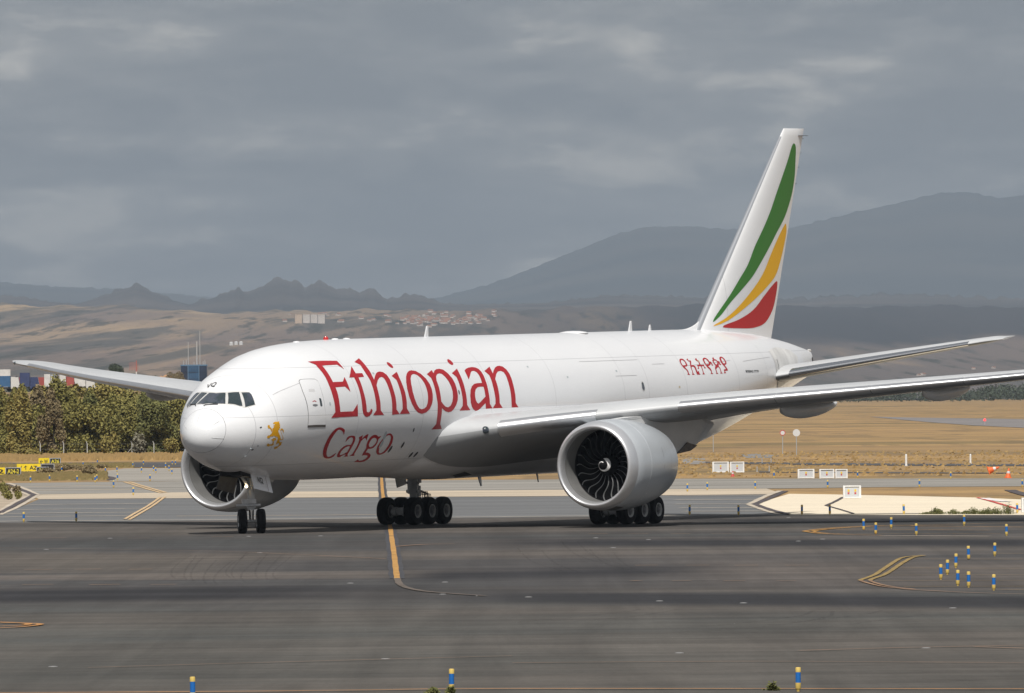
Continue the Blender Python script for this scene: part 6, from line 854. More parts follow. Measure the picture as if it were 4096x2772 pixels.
# ---------------------------------------------------------------- white equipment cabinets
M_cw = mat('cabinet_white', (.74, .74, .73), .5, var=(3, .08)); M_cg = mat('cabinet_panel_grey', (.52, .54, .56), .5); M_cy = mat('sticker_yellow', (.72, .5, .05), .5); M_cr = mat('sticker_red', (.5, .06, .06), .5)
CL = ['white equipment cabinet with stickers, left of the three in a row on the dry grass', 'white equipment cabinet in the middle of the row of three on the dry grass', 'white equipment cabinet at the right end of the row of three on the dry grass', 'hazy white cabinet beside the gravel patch, left of its pair', 'hazy white cabinet beside the gravel patch, right of its pair', 'single white cabinet standing alone on the pale concrete', 'grey white cabinet cut by the right border beside the red line']
for (a, b_), lab, sc_ in zip(GR['cab'], CL, (1, 1, 1, 1, 1, 1.35, 1.6)):
    w = abs(b_[0]-a[0]); hgt = (.62 if w > .1 else .6)*(1 if sc_ == 1 else 1.12)
    if lab.startswith('hazy'): hgt = .78
    r = tag(empty('equipment_cabinet', ((a[0]+b_[0])/2, (a[1]+b_[1])/2, .02)), lab, 'cabinet', 'white equipment cabinets')
    MB().box((0, 0, hgt/2+.02), (w*.96, .45, hgt-.06)).build('housing', M_cg, r, smooth=False)
    for lx in (-1, 1): MB().box((lx*w*.45, -.03, hgt/2), (w*.1, .56, hgt)).build('end_post', M_cw, r, smooth=False)
    MB().box((0, -.02, hgt-.015), (w*.98, .52, .06)).build('lid', M_cw, r, smooth=False); MB().box((0, -.02, .04), (w*.8, .5, .06)).build('plinth', M_cw, r, smooth=False)
    for lx in ((0,) if sc_ == 1 else (-.2, .18)):
        MB().box((w*lx, -.232, hgt*.62), (.11, .012, .13)).build('sticker', M_cy, r, smooth=False); MB().box((w*lx, -.232, hgt*.40), (.10, .012, .10)).build('sticker', M_cr, r, smooth=False)
# ---------------------------------------------------------------- round signs and posts in the field
M_gal = mat('galvanised', (.45, .46, .47), .5, metal=.3)
for (x, y), lab, m, rad in zip(GR['disc'], ('round white disc sign on a pole in the dry field', 'round sign with red rim on a pole, left of the white disc', 'pale blue disc sign just behind the fuselage tail'), (M_sw, M_sw, mat('disc_blue_grey', (.42, .46, .5), .5)), (.34, .26, .34)):
    r = tag(empty('disc_sign', (x, y, 0)), lab, 'sign'); MB().cyl((0, 0, 0), (0, 0, 1.9), .04, n=8).build('pole', M_gal, r)
    MB().lathe([(0, .01), (0, rad), (.03, rad), (.03, .01)], (0, -.05, 1.9+rad*.6), (0, -1, 0), 24).build('disc', m, r, sh=20)
    if rad < .3: MB().lathe([(.0, rad*.78), (0, rad*1.02), (.012, rad*1.02), (.012, rad*.78)], (0, -.085, 1.9+rad*.6), (0, -1, 0), 24, close=True).build('rim', M_cr, r, sh=20)
for i, (x, y) in enumerate(GR['post']):
    r = tag(empty('field_post', (x, y, 0)), ['white plastic post on the dark road edge, between cabinets and right border', 'white plastic post near the right border beyond the dark road', 'thin grey post by the dark road behind the cabinets, first from the left', 'thin grey post by the dark road behind the cabinets, second from the left', 'thin grey post left of the three cabinets, nearer the gravel', 'thin grey post left of the three cabinets, nearer the cabinets'][i], 'post')
    h_ = (.95, .8, .4, .45, .4, .4)[i]; w_ = (.09, .08, .04, .04, .04, .04)[i]
    MB().lathe([(0, w_*1.1), (.1, w_), (h_*.93, w_*.9), (h_, w_*.3)], (0, 0, 0), (0, 0, 1), 10).build('shaft', M_cw if i < 2 else M_gal, r); MB().box((0, 0, .02), (w_*3, w_*3, .04)).build('foot', M_gal, r, smooth=False)
M_or = mat('orange_plastic', (.75, .14, .03), .5)
def mk_cone(loc, lab, tilt, sc_, m=M_or):
    r = tag(empty('barrier_marker', loc), lab, 'barrier'); r.scale = (sc_,)*3; r.rotation_euler = (0, tilt, 0)
    MB().lathe([(.05, .24), (.3, .16), (.75, .04), (.76, .001)], (0, 0, 0), (0, 0, 1), 14).build('cone', m, r); MB().box((0, 0, .025), (.6, .6, .05)).build('foot', m, r, smooth=False)
    MB().lathe([(.36, .146), (.37, .148), (.52, .108), (.53, .105)], (0, 0, 0), (0, 0, 1), 14).build('band', M_sw, r)
mk_cone((*GR['orange'][0], .25), 'orange windsock like marker lying tilted in the dry grass at right', 1.25, 1.1); mk_cone((*GR['orange'][1], 0), 'orange cone beside the right border behind the concrete', .1, .9); mk_cone((*GR['orange'][2], 0), 'small red cone in front of the hazy cabinets', 0, .55, M_cr)
r = tag(empty('obstruction_light', (*(lambda p: (p.x, p.y))(px2w(2235, 968, 1700)), 0)), 'red obstruction light glowing on a post by the far runway', 'light'); MB().cyl((0, 0, 0), (0, 0, .7), .06, n=8).build('post', M_gal, r); MB().lathe([(0, .2), (.2, .22), (.36, .1), (.4, .01)], (0, 0, .7), (0, 0, 1), 12).build('lamp', mat('red_glow', (.8, .03, .03), .4, emit=((1, .05, .05), 2.5)), r)
# ---------------------------------------------------------------- plants
def leafmat(name, a, b_, sc=.6):
    def bb(nt, bs, L):
        inf = nt.n('ShaderNodeObjectInfo'); g = nt.n('ShaderNodeNewGeometry')
        f_ = nt.math('FRACT', nt.math('ADD', g.outputs['Random Per Island'], inf.outputs['Random'])); n_ = nt.noise(sc, 3)
        L.new(nt.mix(nt.math('MULTIPLY_ADD', f_, .5, nt.math('MULTIPLY', n_, .6)), a, b_), bs.inputs['Base Color'])
    return mat(name, rough=.8, spec=.2, build=bb)
ML = [leafmat('leaf_olive', (.12, .12, .038), (.27, .235, .072)), leafmat('leaf_deep', (.08, .09, .034), (.19, .185, .065)), leafmat('leaf_yellow', (.16, .14, .042), (.31, .25, .08)), leafmat('leaf_brown', (.12, .098, .05), (.26, .20, .11)), leafmat('leaf_dark', (.03, .042, .028), (.075, .09, .055)), leafmat('leaf_grey', (.12, .115, .08), (.25, .23, .17))]
M_bark = mat('bark', (.06, .05, .035), .9, var=(3, .25))
def leaves(lobes, n, size, rnd):
    v = []; f = []
    W_ = [l[3]*l[4]*l[5] for l in lobes]; tot = sum(W_)
    for l, w in zip(lobes, W_):
        cnt = int(n*w/tot)+1
        for _ in range(cnt):
            while True:
                p = Vector((rnd.uniform(-1, 1), rnd.uniform(-1, 1), rnd.uniform(-1, 1)))
                if p.length <= 1: break
            p = p*(.55+.45*rnd.random()**.5)/max(p.length, .3)*max(p.length, .3)
            if rnd.random() < .7 and p.length > .05: p = p.normalized()*(.72+.34*rnd.random())
            c = Vector((l[0]+p.x*l[3], l[1]+p.y*l[4], l[2]+p.z*l[5])); s_ = size*rnd.uniform(.55, 1.35)
            n_ = (p.normalized()*.6+Vector((rnd.gauss(0, .6), rnd.gauss(0, .6), rnd.gauss(0, .6)+.25))).normalized(); u = n_.orthogonal().normalized(); w_ = n_.cross(u); a = rnd.random()*6.28
            u, w_ = u*math.cos(a)+w_*math.sin(a), w_*math.cos(a)-u*math.sin(a); k_ = len(v)
            v += [c-u*s_, c+w_*s_*.55+n_*s_*.12, c+u*s_, c-w_*s_*.55-n_*s_*.1]; f.append((k_, k_+1, k_+2, k_+3))
    return v, f
def tree_data(h_, w, kind, seed):
    rnd = random.Random(seed); lobes = []
    if kind == 'round':
        for i in range(19):
            a = rnd.random()*6.28; zz = rnd.uniform(.08, .9); r_ = w/2*math.sin(math.pi*min(max(zz*.92, .12), .95))**.7*rnd.uniform(.35, .85); s_ = rnd.uniform(.16, .27)*w
            lobes.append((r_*math.cos(a), r_*math.sin(a), zz*h_, s_, s_, s_*rnd.uniform(.7, 1.1)))
    elif kind == 'tall':
        for i in range(26):
            zz = rnd.uniform(.05, .97); r_ = w/2*(1.05-abs(zz-.40)*1.35)*rnd.uniform(.1, .85); a = rnd.random()*6.28; s_ = rnd.uniform(.10, .19)*w
            lobes.append((r_*math.cos(a), r_*math.sin(a), zz*h_, s_, s_, s_*rnd.uniform(1.6, 3.0)))
    elif kind == 'cone':
        for i in range(14):
            zz = (i+.6)/14.5; s_ = w*.5*(1-zz*.82); lobes.append((rnd.gauss(0, .04)*w, rnd.gauss(0, .04)*w, zz*h_, s_, s_, h_*.07))
    else:
        for i in range(7):
            a = rnd.random()*6.28; r_ = rnd.uniform(0, .35)*w; s_ = rnd.uniform(.2, .32)*w; lobes.append((r_*math.cos(a), r_*math.sin(a), h_*rnd.uniform(.3, .75), s_, s_, h_*.3))
    m = MB(); tr = max(.012, h_*.011)
    m.cyl((0, 0, -.1), (rnd.gauss(0, .1), rnd.gauss(0, .1), h_*.5), tr, tr*.6, n=8)
    for l in lobes[:8]: m.cyl((0, 0, h_*rnd.uniform(.15, .45)), (l[0], l[1], l[2]), tr*.42, tr*.12, n=5, cap=False)
    return lobes, m, rnd
def tree(name, loc, h_, w, kind, lm, seed, lab, grp, cat='tree', n=8500, size=.165, proto={}):
    key = (kind, seed)
    r = tag(empty(name, loc, seed*1.3), lab, cat, grp)
    if key not in proto:
        lobes, m, rnd = tree_data(1., w/h_, kind, seed); lobes = [tuple(q*h_ for q in l) for l in lobes]; v, f = leaves(lobes, n, size, rnd)
        c = mesh('crown', v, f, lm, r, smooth=False, fix=False); m.v = [tuple(q*h_ for q in p) for p in m.v]; t = m.build('trunk', M_bark, r); proto[key] = (c.data, t.data, h_)
    else:
        cd, td, h0 = proto[key]; c = link(bpy.data.objects.new('crown', cd), r); link(bpy.data.objects.new('trunk', td), r); r.scale = (h_/h0,)*3
        c.material_slots[0].link = 'OBJECT'; c.material_slots[0].material = lm
    return r
def X_at(xd, Y): return px2w(xd, 900, Y).x
TR = []; rt = random.Random(5)
for i in range(22):
    xd = -14+i*21.5+rt.uniform(-6, 6); kd = 'tall' if i in (0, 2, 3, 5, 6, 7, 8, 10, 13, 16, 19) else 'round'
    TR.append((xd, 1046+rt.uniform(-3, 12), (7.4 if kd == 'tall' else 6.2)*rt.uniform(.88, 1.12)*(1.12 if i in (5, 6, 7) else 1), rt.uniform(2.6, 3.4) if kd == 'tall' else rt.uniform(4.2, 5.4), kd, (3 if i in (5, 6) else rt.choice((0, 0, 1, 2)))))
for i in range(9): TR.append((-5+i*52+rt.uniform(-12, 12), 1074+rt.uniform(-4, 8), rt.uniform(6.6, 7.8), rt.uniform(3.6, 5), rt.choice(('tall', 'round')), rt.choice((0, 2, 0))))
ORD2 = ORD+['seventeenth', 'eighteenth', 'nineteenth', 'twentieth', 'twenty first', 'twenty second']
KL = {0: 'olive green leafy tree in the dense belt behind the fence', 1: 'deep green leafy tree in the dense belt behind the fence', 2: 'yellowish green tree in the dense belt behind the fence', 3: 'brownish thinly leaved tall tree in the belt behind the fence'}
for i, (xd, Y, h_, w, kind, lm) in enumerate(TR):
    h_ *= .86
    tree('tree', (X_at(xd, Y), Y, 0), h_, w, kind, ML[lm], i % 7, KL[lm].replace(' in the dense belt', '').replace(' in the belt', '')+', '+((ORD2[i]+' from left in the front row') if i < 22 else (ORD[i-22]+' from left in the back row')), 'trees behind the perimeter fence')
tree('tree', (X_at(249, 1110), 1110, 0), 7.0, 4.4, 'round', ML[4], 5, 'dark round topped tree rising above the belt under the far wing', None)
tree('tree', (X_at(216, 1105), 1105, 0), 6.2, 1.8, 'cone', ML[4], 31, 'slim dark conifer left of the dark round tree', None, n=1500, size=.18)
for xd, Y, h_, w, lm, sd, lab in ((52, 1022, 1.0, 1.6, 2, 41, 'low yellow bush at the foot of the trees, left of the pair'), (76, 1018, 1.2, 1.9, 2, 42, 'low orange yellow bush at the foot of the trees, right of the pair'), (122, 1026, 1.0, 1.3, 2, 45, 'small yellow bush at the foot of the tall brown trees'), (250, 1020, 2.6, 2.0, 2, 43, 'yellow green conical bush in front of the trees'), (316, 1024, 3.0, 1.7, 5, 44, 'pale grey dried bush in front of the trees'), (392, 1016, 1.9, 1.9, 2, 46, 'yellow bush beside the nose at the foot of the trees')):
    tree('bush', (X_at(xd, Y), Y, 0), h_, w, 'bush', ML[lm], sd, lab, None, 'bush', n=700, size=.16)
for i, (x, y) in enumerate(GR['shrub']):
    tree('shrub', (x, y, 0), (.75, .5, .6, .7, .55, .6)[i], (1.0, .7, 1.0, .6, .5, .9)[i], 'bush', ML[(0, 3, 0, 3, 0, 0)[i]], 50+i, 'low green shrub on the sandy island at left, %s from the left' % ORD[sorted(range(6), key=lambda k_: GR['shrub'][k_][0]/GR['shrub'][k_][1]).index(i)], 'shrubs on the sandy island', 'shrub', n=420, size=.07)
for i, (x, y) in enumerate(GR['midshrub']):
    tree('shrub', (x, y, 0), random.uniform(.4, .75), random.uniform(1.0, 2.2), 'bush', ML[3], 60+i % 3, 'low dry shrub between the signs and the dark road, %s from left' % ORD[sorted(range(8), key=lambda k_: GR['midshrub'][k_][0]/GR['midshrub'][k_][1]).index(i)], 'dry shrubs behind the signs', 'shrub', n=420, size=.09)
def weed(loc, h_, w, sd, lab):
    rnd = random.Random(sd); v = []; f = []
    for _ in range(90):
        a = rnd.random()*6.28; b0 = Vector((rnd.gauss(0, w*.28), rnd.gauss(0, w*.2), 0)); hh = h_*rnd.uniform(.35, 1.)*(1-min(abs(b0.x)/w, .7)); t_ = b0+Vector((rnd.gauss(0, .12)*hh, rnd.gauss(0, .12)*hh, hh)); s_ = Vector((math.cos(a), math.sin(a), 0))*.012; k_ = len(v)
        v += [b0-s_, b0+s_, t_]; f.append((k_, k_+1, k_+2))
        for q in range(3):
            c = b0.lerp(t_, rnd.uniform(.3, .95)); d = Vector((rnd.gauss(0, 1), rnd.gauss(0, 1), .3)).normalized()*.05; e_ = d.orthogonal().normalized()*.02; k_ = len(v); v += [c, c+d*.6+e_, c+d*1.4, c+d*.6-e_]; f.append((k_, k_+1, k_+2, k_+3))
    r = tag(empty('weed', loc), lab, 'weed', 'weeds on the apron edge'); sm_ = mesh('stems', v, f, leafmat('weed_green', (.05, .06, .02), (.17, .17, .06)), r, smooth=False, fix=False); sm_['kind'] = 'stuff'
WH = (.12, .42, .3, .3, .22, .42, .32, .42, .42, .7)
for i, (x, y) in enumerate(GR['weed']): weed((x, y, .02), WH[i], .55, 80+i, 'green weed on the edge of the pale concrete at right, %s from the left' % ORD[i])
for i, (xd, yd, h_) in enumerate(((978, 1575, .16), (1745, 1578, .2), (1018, 1574, .17))): p = px2w(xd, 900, 207); weed((p.x, 206.2, .02), h_, .16, 95+i, ['dark grass tuft at the bottom edge, left of the far main gear marker', 'dark grass tuft at the bottom edge, left of the engine marker', 'dark grass tuft growing against the marker at the bottom edge'][i])
# dry grass fringe below the trees and along the field edges
def fringe(name, n, area, hs_, lm, lab, seed):
    rnd = random.Random(seed); v = []; f = []
    for _ in range(n):
        xd = rnd.uniform(area[0], area[1]); Y = rnd.uniform(area[2], area[3]); x = X_at(xd, Y); h_ = hs_*rnd.uniform(.4, 1.2); a = rnd.uniform(-.5, .5); w_ = rnd.uniform(.06, .2); k_ = len(v)
        v += [(x-w_, Y, 0), (x+w_, Y+rnd.gauss(0, .05), 0), (x+w_*.5+a*h_*.4, Y, h_), (x-w_*.4+a*h_*.4, Y, h_*.9)]; f.append((k_, k_+1, k_+2, k_+3))
    return tag(mesh(name, v, f, lm, smooth=False, fix=False), lab, kind='stuff')
M_dg = leafmat('dry_blades', (.42, .28, .12), (.27, .19, .085)); M_dg2 = leafmat('olive_blades', (.16, .14, .055), (.27, .20, .09))
fringe('dry_grass', 9000, (-30, 520, 968, 1034), .42, M_dg, 'tall dry golden grass below the trees', 1); fringe('dry_grass', 3000, (-30, 300, 868, 905), .25, M_dg2, 'low dry weeds between the service roads', 2); fringe('dry_grass', 5000, (-30, 240, 742, 812), .2, M_dg2, 'short weeds around the yellow signs', 3); fringe('dry_grass', 1600, (1530, 2400, 715, 1000), .16, M_dg, 'dry weeds across the field behind the wing', 4)
# ---------------------------------------------------------------- perimeter fence
fr = tag(empty('perimeter_fence', (GR['fence'][0][0], GR['fence'][0][1], 0)), 'thin perimeter fence of pale concrete posts before the trees', 'fence'); o0 = Vector((GR['fence'][0][0], GR['fence'][0][1], 0))
M_post = mat('fence_concrete', (.50, .50, .48), .8, var=(3, .15))
FP = [Vector((x, y, 0))-o0 for x, y in GR['fence']]
for p in FP:
    m = MB(); m.cyl(p, p+Vector((0, 0, 1.32)), .05, .045, n=6); m.cyl(p+Vector((0, 0, 1.3)), p+Vector((-.1, -.06, 1.55)), .04, n=6); m.build('post', M_post, fr)
p = FP[6]
for sx in (-1, 1): MB().cyl(p+Vector((0, 0, .9)), p+Vector((sx*.8, .2, 0)), .03, n=6).build('brace', M_post, fr)
for z in (.2, .75, 1.28): MB().tube([q+Vector((0, 0, z)) for q in FP], .006, 4).build('wire', M_gal, fr)
# ---------------------------------------------------------------- rising ground behind the trees
def zrise(xd, Y): return 7.5*max(0, min(1, (Y-1250)/800))**1.3*max(0, min(1, (900-xd)/350))
v = []; DP = [1200, 1350, 1500, 1700, 1900, 2100, 2300, 2600, 3200, 4200, 5800]; nx = 60
for Y in DP:
    for i in range(nx+1):
        xd = lerp(-500, 950, i/nx); v.append((X_at(xd, Y), Y, zrise(xd, Y)*(1 if Y < 2500 else 1+.0*(Y-2500))+noise.noise(Vector((xd*.02, Y*.004, 0)))*.35-.3))
f = [(j*(nx+1)+i, j*(nx+1)+i+1, (j+1)*(nx+1)+i+1, (j+1)*(nx+1)+i) for j in range(len(DP)-1) for i in range(nx)]
tag(mesh('rising_ground', v, f, M_grass), 'gently rising ground behind the tree belt', kind='structure')
def zr_px(xd, Y): return zrise(xd, Y)-.3
# lorries and containers on the rise
def lorry(xd, Y, ln, hgt, cb, cc, lab, side=1):
    r = tag(empty('lorry', (X_at(xd, Y), Y, zr_px(xd, Y)+.1)), lab, 'lorry', 'vehicles parked on the rise')
    MB().box((0, 0, .9+(hgt-.9)/2), (ln, 2.5, hgt-.9)).build('cargo_box', mat('lorry_box_'+cb[0], cb[1], .5, var=(1, .1)), r, smooth=False)
    MB().add([(ln/2+.1, -1.2, .5), (ln/2+2.0, -1.2, .5), (ln/2+2.0, 1.2, .5), (ln/2+.1, 1.2, .5), (ln/2+.1, -1.2, 2.8), (ln/2+1.6, -1.2, 2.8), (ln/2+1.6, 1.2, 2.8), (ln/2+.1, 1.2, 2.8)], [(0, 3, 2, 1), (4, 5, 6, 7), (0, 1, 5, 4), (1, 2, 6, 5), (2, 3, 7, 6), (3, 0, 4, 7)]).build('cab', mat('lorry_cab_'+cc[0], cc[1], .4), r, smooth=False)
    MB().box((0, 0, .7), (ln+.4, 2.2, .3)).build('chassis', M_sb, r, smooth=False)
    for wx in (-ln*.38, -ln*.2, ln*.5+.9):
        for wy in (-1.05, 1.05): MB().cyl((wx, wy-.15, .45), (wx, wy+.15, .45), .48, n=12).build('wheel', M_tyre, r)
WHT, BLU, RED, NAV, GRY = ('white', (.56, .56, .55)), ('blue', (.03, .10, .22)), ('red', (.32, .07, .06)), ('navy', (.03, .045, .12)), ('grey', (.4, .42, .45))
lorry(8, 2050, 2.9, 3.1, BLU, WHT, 'blue box lorry with white cab at the far left behind the trees'); lorry(6, 2120, 3.4, 4.6, WHT, WHT, 'tall white box lorry behind the blue one at the far left'); lorry(27, 2060, 1.4, 2.9, WHT, RED, 'white lorry with red cab right of the blue one'); lorry(57, 2050, 2.0, 3.7, NAV, NAV, 'tall navy box lorry behind the trees'); lorry(78, 2070, 1.6, 2.6, WHT, RED, 'white lorry with red cab right of the navy one'); lorry(108, 2060, 1.2, 3.4, WHT, WHT, 'white box lorry above the brown trees, first of the white row'); lorry(123, 2065, 1.1, 3.3, GRY, WHT, 'grey box lorry in the white row behind the trees'); lorry(143, 2060, 1.3, 3.2, WHT, RED, 'white box lorry with red cab in the middle of the white row'); lorry(160, 2060, 1.5, 3.0, RED, WHT, 'red box lorry in the white row under the wing'); lorry(187, 2060, 1.4, 3.1, WHT, WHT, 'white box lorry at the right end of the row under the wing')
# glass block with roof masts
Yb = 2500; xa, xb = X_at(411, Yb), X_at(470, Yb); zt_ = px2w(440, 830, Yb).z; z0 = 8.5; W_ = xb-xa
bl = tag(empty('glass_building', ((xa+xb)/2, Yb, z0)), 'dark blue glass block with roof masts behind the nose', 'building'); Hh = zt_-z0
M_gb = mat('facade_navy', (.018, .03, .06), .15, spec=.6, coat=.5, var=(.3, .3)); M_gl = mat('facade_blue_pane', (.03, .08, .16), .1, spec=.7, coat=.6, var=(.4, .25)); M_mu = mat('mullion_blue', (.09, .17, .27), .4)
MB().box((0, 3, Hh/2), (W_, 6, Hh)).build('wall', M_gb, bl, smooth=False)
for i, (u0, u1, m) in enumerate(((.02, .26, M_gb), (.29, .68, M_gl), (.71, .98, M_gb))):
    for j in range(3): MB().box((W_*((u0+u1)/2-.5), -.05, Hh*(.17+.33*j)), (W_*(u1-u0), .1, Hh*.3)).build('glass_pane', m, bl, smooth=False)
for u in (.275, .695): MB().box((W_*(u-.5), -.1, Hh/2), (.16, .24, Hh)).build('mullion', M_mu, bl, smooth=False)
MB().box((0, 3, Hh+.12), (W_+.2, 6.2, .3)).build('roof', M_mu, bl, smooth=False)
for u, h_ in ((.28, 5.6), (.61, 5.8), (.73, 8.3), (.1, 1.1), (.2, 1.3), (.85, .9), (.92, 1.2), (.5, .8)): MB().cyl((W_*(u-.5), 2, Hh+.2), (W_*(u-.5), 2, Hh+.2+h_), .09 if u != .61 else .16, n=6).build('roof_mast', M_gal, bl)
# lattice mast
Ym = 2350; ms = tag(empty('lattice_mast', (X_at(310, Ym), Ym, 7.5)), 'red and white mast with a red lattice frame above the far wing', 'mast'); zt_ = px2w(310, 818, Ym).z-7.5
MB().cyl((0, 0, 0), (0, 0, zt_*.62), .16, n=8).build('mast_foot', M_sw, ms); MB().cyl((0, 0, zt_*.62), (0, 0, zt_), .16, .1, n=8).build('mast_top', mat('mast_red', (.35, .12, .1), .6), ms)
la = MB()
for i in range(7): z_ = zt_*(.68+.042*i); la.box((-.6, 0, z_), (2.3-.12*i, .06, .06))
for i in range(6): la.box((-1.6+i*.4, 0, zt_*.80), (.05, .06, zt_*.26-.1*i))
la.build('lattice_frame', MATS['mast_red'], ms, smooth=False)
tree('tree', (X_at(268, 2300), 2300, zr_px(268, 2300)), 6.0, 5.5, 'round', ML[4], 3, 'dark domed tree on the skyline above the far wing', None)
tree('tree', (X_at(400, 2400), 2400, zr_px(400, 2400)), 4.2, 6.0, 'round', ML[3], 4, 'brownish tree left of the glass block', None)
v = []; nx = 24
for j in range(5):
    for i in range(nx+1): xd = lerp(322, 415, i/nx); q = math.sin(math.pi*i/nx)**.7*math.sin(math.pi*j/4); v.append((X_at(xd, 2420), 2420+j*8, 7.5+q*(3.6+noise.noise(Vector((i*.5, j, 1)))*.8)))
tag(mesh('dirt_mound', v, [(j*(nx+1)+i, j*(nx+1)+i+1, (j+1)*(nx+1)+i+1, (j+1)*(nx+1)+i) for j in range(4) for i in range(nx)], mat('orange_dirt', (.40, .23, .12), .95, var=(.4, .2))), 'bare orange dirt mound beside the glass block', kind='structure')
# ---------------------------------------------------------------- far woods
def wood(name, n, x0, x1, Y0, Y1, h_, lm, lab, seed, zf=None):
    rnd = random.Random(seed); v = []; f = []
    for t_ in range(n):
        xd = rnd.uniform(x0, x1); Y = rnd.uniform(Y0, Y1); hh = h_*rnd.uniform(.45, 1.25)*(.7+.5*noise.noise(Vector((xd*.012, seed, 0)))+.2); X = X_at(xd, Y); z0 = zf(xd, Y) if zf else 0
        lb = [(rnd.gauss(0, hh*.3), rnd.gauss(0, hh*.3), hh*rnd.uniform(.25, .8), hh*.33, hh*.33, hh*.26) for _ in range(5)]
        a, b_ = leaves(lb, 90, hh*.1, rnd); k_ = len(v); v += [(p[0]+X, p[1]+Y, p[2]+z0) for p in a]; f += [tuple(i+k_ for i in q) for q in b_]
    return tag(mesh(name, v, f, lm, smooth=False, fix=False), lab, kind='stuff')
wood('far_wood', 260, 1620, 2450, 4700, 5500, 7.5, ML[4], 'dark line of far trees along the end of the field', 5); wood('far_wood', 60, 1500, 1800, 3300, 3900, 3.2, ML[3], 'hazy low scrub at the end of the field beside the tail', 6)
wood('far_wood', 120, -60, 900, 3200, 4200, 6, ML[4], 'hazy far trees behind the lorries', 7, lambda xd, Y: zr_px(xd, Y))
# ---------------------------------------------------------------- hillside town
from mathutils.bvhtree import BVHTree
ho = bpy.data.objects['hills']; bv = BVHTree.FromPolygons([v_.co.copy() for v_ in ho.data.vertices], [tuple(p.vertices) for p in ho.data.polygons])
def hit(xd, yd):
    d = (Fv+R2*((xd*1.7625-2048)/FPX)+U2*((1386-yd*1.7625)/FPX)).normalized(); h_ = bv.ray_cast(Vector((0, 0, CAMH)), d); return h_[0]
M_hw = mat('house_wall_white', (.55, .50, .46), .8, var=(.02, .12)); M_hr = mat('roof_tile_red', (.26, .14, .10), .9, var=(.05, .2)); M_hc = mat('house_wall_cream', (.52, .40, .30), .8)
hw_ = MB().add([(-.5, -.4, -.3), (.5, -.4, -.3), (.5, .4, -.3), (-.5, .4, -.3), (-.5, -.4, .42), (.5, -.4, .42), (.5, .4, .42), (-.5, .4, .42), (-.5, 0, .66), (.5, 0, .66)], [(0, 1, 5, 4), (2, 3, 7, 6), (1, 2, 6, 9, 5), (3, 0, 4, 8, 7), (4, 5, 9, 8), (6, 7, 8, 9)])
hr_ = MB().add([(-.54, -.46, .42), (.54, -.46, .42), (.54, 0, .70), (-.54, 0, .70), (-.54, .46, .42), (.54, .46, .42), (-.54, -.46, .38), (.54, -.46, .38), (.54, .46, .38), (-.54, .46, .38)], [(0, 1, 2, 3), (3, 2, 5, 4), (0, 6, 7, 1), (4, 5, 8, 9)])
hp = None; rnd = random.Random(12)
def house(xd, yd, s_, lab='small pale house with red roof in the hillside town', grp='houses of the hillside town'):
    global hp
    p = hit(xd, yd)
    if p is None: return
    r = tag(empty('house', p, rnd.uniform(-.9, .9)), lab, 'house', grp); r.scale = (s_, s_, s_*.8)
    if hp is None: hp = (hw_.build('wall', M_hw, r, smooth=False), hr_.build('roof', M_hr, r, smooth=False))
    else:
        for q in hp: link(bpy.data.objects.new(q.name.split('.')[0], q.data), r)
for i in range(95):
    q = rnd.random(); xd = 1000+rnd.gauss(0, 62); yd = 726+rnd.gauss(0, 7)-(xd-1000)*.02
    if 880 < xd < 1160: house(xd, yd, rnd.uniform(4, 7.5))
for i in range(16): house(rnd.uniform(640, 880), rnd.uniform(712, 735), rnd.uniform(4, 7), 'tiny scattered house beside the apartment blocks on the hill', 'scattered houses on the hill')
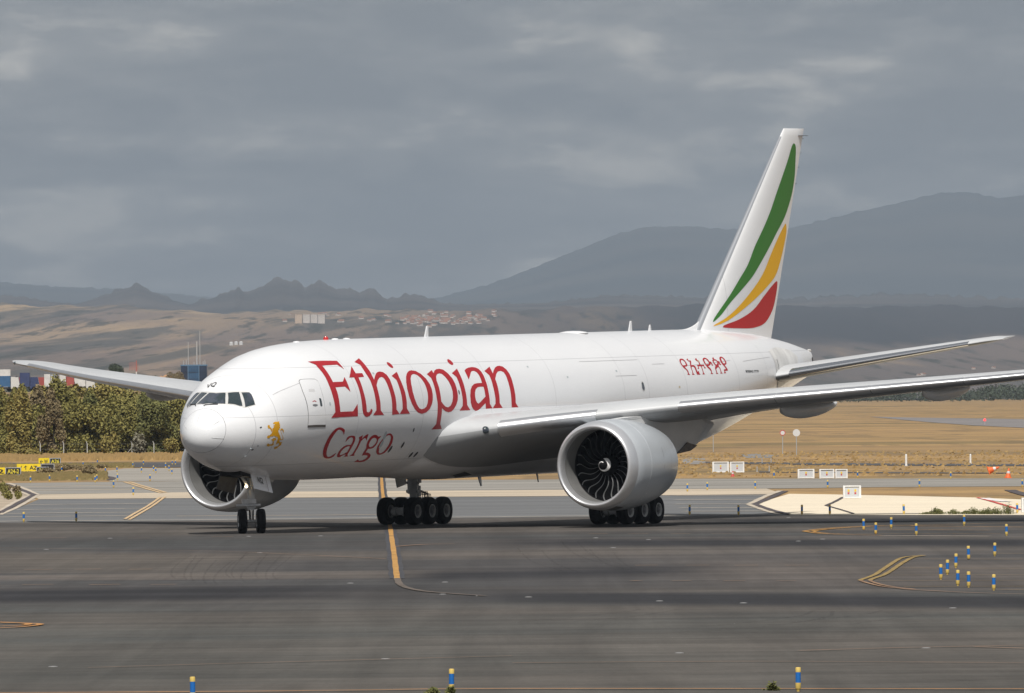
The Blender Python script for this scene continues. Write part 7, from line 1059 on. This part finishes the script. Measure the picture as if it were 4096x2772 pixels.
for i, (xd, yd) in enumerate(((677, 730), (695, 729), (712, 729), (729, 730))):
    p = hit(xd, yd+4)
    if p is None: continue
    r = tag(empty('apartment_block', p, .1), ['cream apartment block on the hillside, first from the left of four', 'white apartment block on the hillside, second from the left of four', 'white apartment block on the hillside, third from the left of four', 'white apartment block on the hillside, fourth from the left of four'][i], 'building', 'apartment blocks on the hill')
    MB().box((0, 0, 4.5), (8.5, 8, 13)).build('wall', M_hc if i == 0 else M_hw, r, smooth=False); MB().box((0, 0, 11.2), (8.9, 8.4, .6)).build('roof', M_hc, r, smooth=False)
for i, (xd, yd) in enumerate(((525, 784), (536, 783), (547, 783))):
    p = hit(xd, yd)
    if p is None: continue
    r = tag(empty('storage_tank', p), 'white storage tank on the hill above the nose, %s of three from the left' % ORD[i], 'tank', 'storage tanks on the hill'); MB().lathe([(-1, 2.0), (2.6, 2.0), (3.4, 1.2), (3.6, .01)], (0, 0, 0), (0, 0, 1), 16).build('shell', M_sw, r); MB().lathe([(2.5, 2.04), (2.7, 2.04)], (0, 0, 0), (0, 0, 1), 16).build('rim', M_gal, r)
for i, (xd, yd, s_) in enumerate(((2095, 852, 4), (2085, 853, 3), (2210, 838, 3), (2255, 836, 3))): house(xd, yd, s_, ['left one of two tiny farmhouses between stabilizer and wing', 'right one of two tiny farmhouses between stabilizer and wing', 'lone tiny farmhouse below the stabilizer tip', 'tiny farmhouse nearest the right border above the wing'][[2095, 2085, 2210, 2255].index(xd) if xd not in (2095, 2085) else (1 if xd == 2095 else 0)], 'farmhouses on the right hill')
# ---------------------------------------------------------------- air
bmh = MB().box((0, 21500, 449), (70000, 50000, 901))
hz = bmh.build('haze', None, smooth=False); hz.data.materials.clear()
hm = bpy.data.materials.new('haze_air'); hm.use_nodes = True; hm.node_tree.nodes.clear()
ho_ = hm.node_tree.nodes.new('ShaderNodeOutputMaterial'); hv = hm.node_tree.nodes.new('ShaderNodeVolumePrincipled')
hv.inputs['Color'].default_value = (.48, .575, .69, 1); hv.inputs['Density'].default_value = 3.8e-5; hv.inputs['Anisotropy'].default_value = 0.
hm.node_tree.links.new(hv.outputs[0], ho_.inputs['Volume']); hz.data.materials.append(hm)
tag(hz, 'pale haze in the air over the whole plain', kind='stuff')
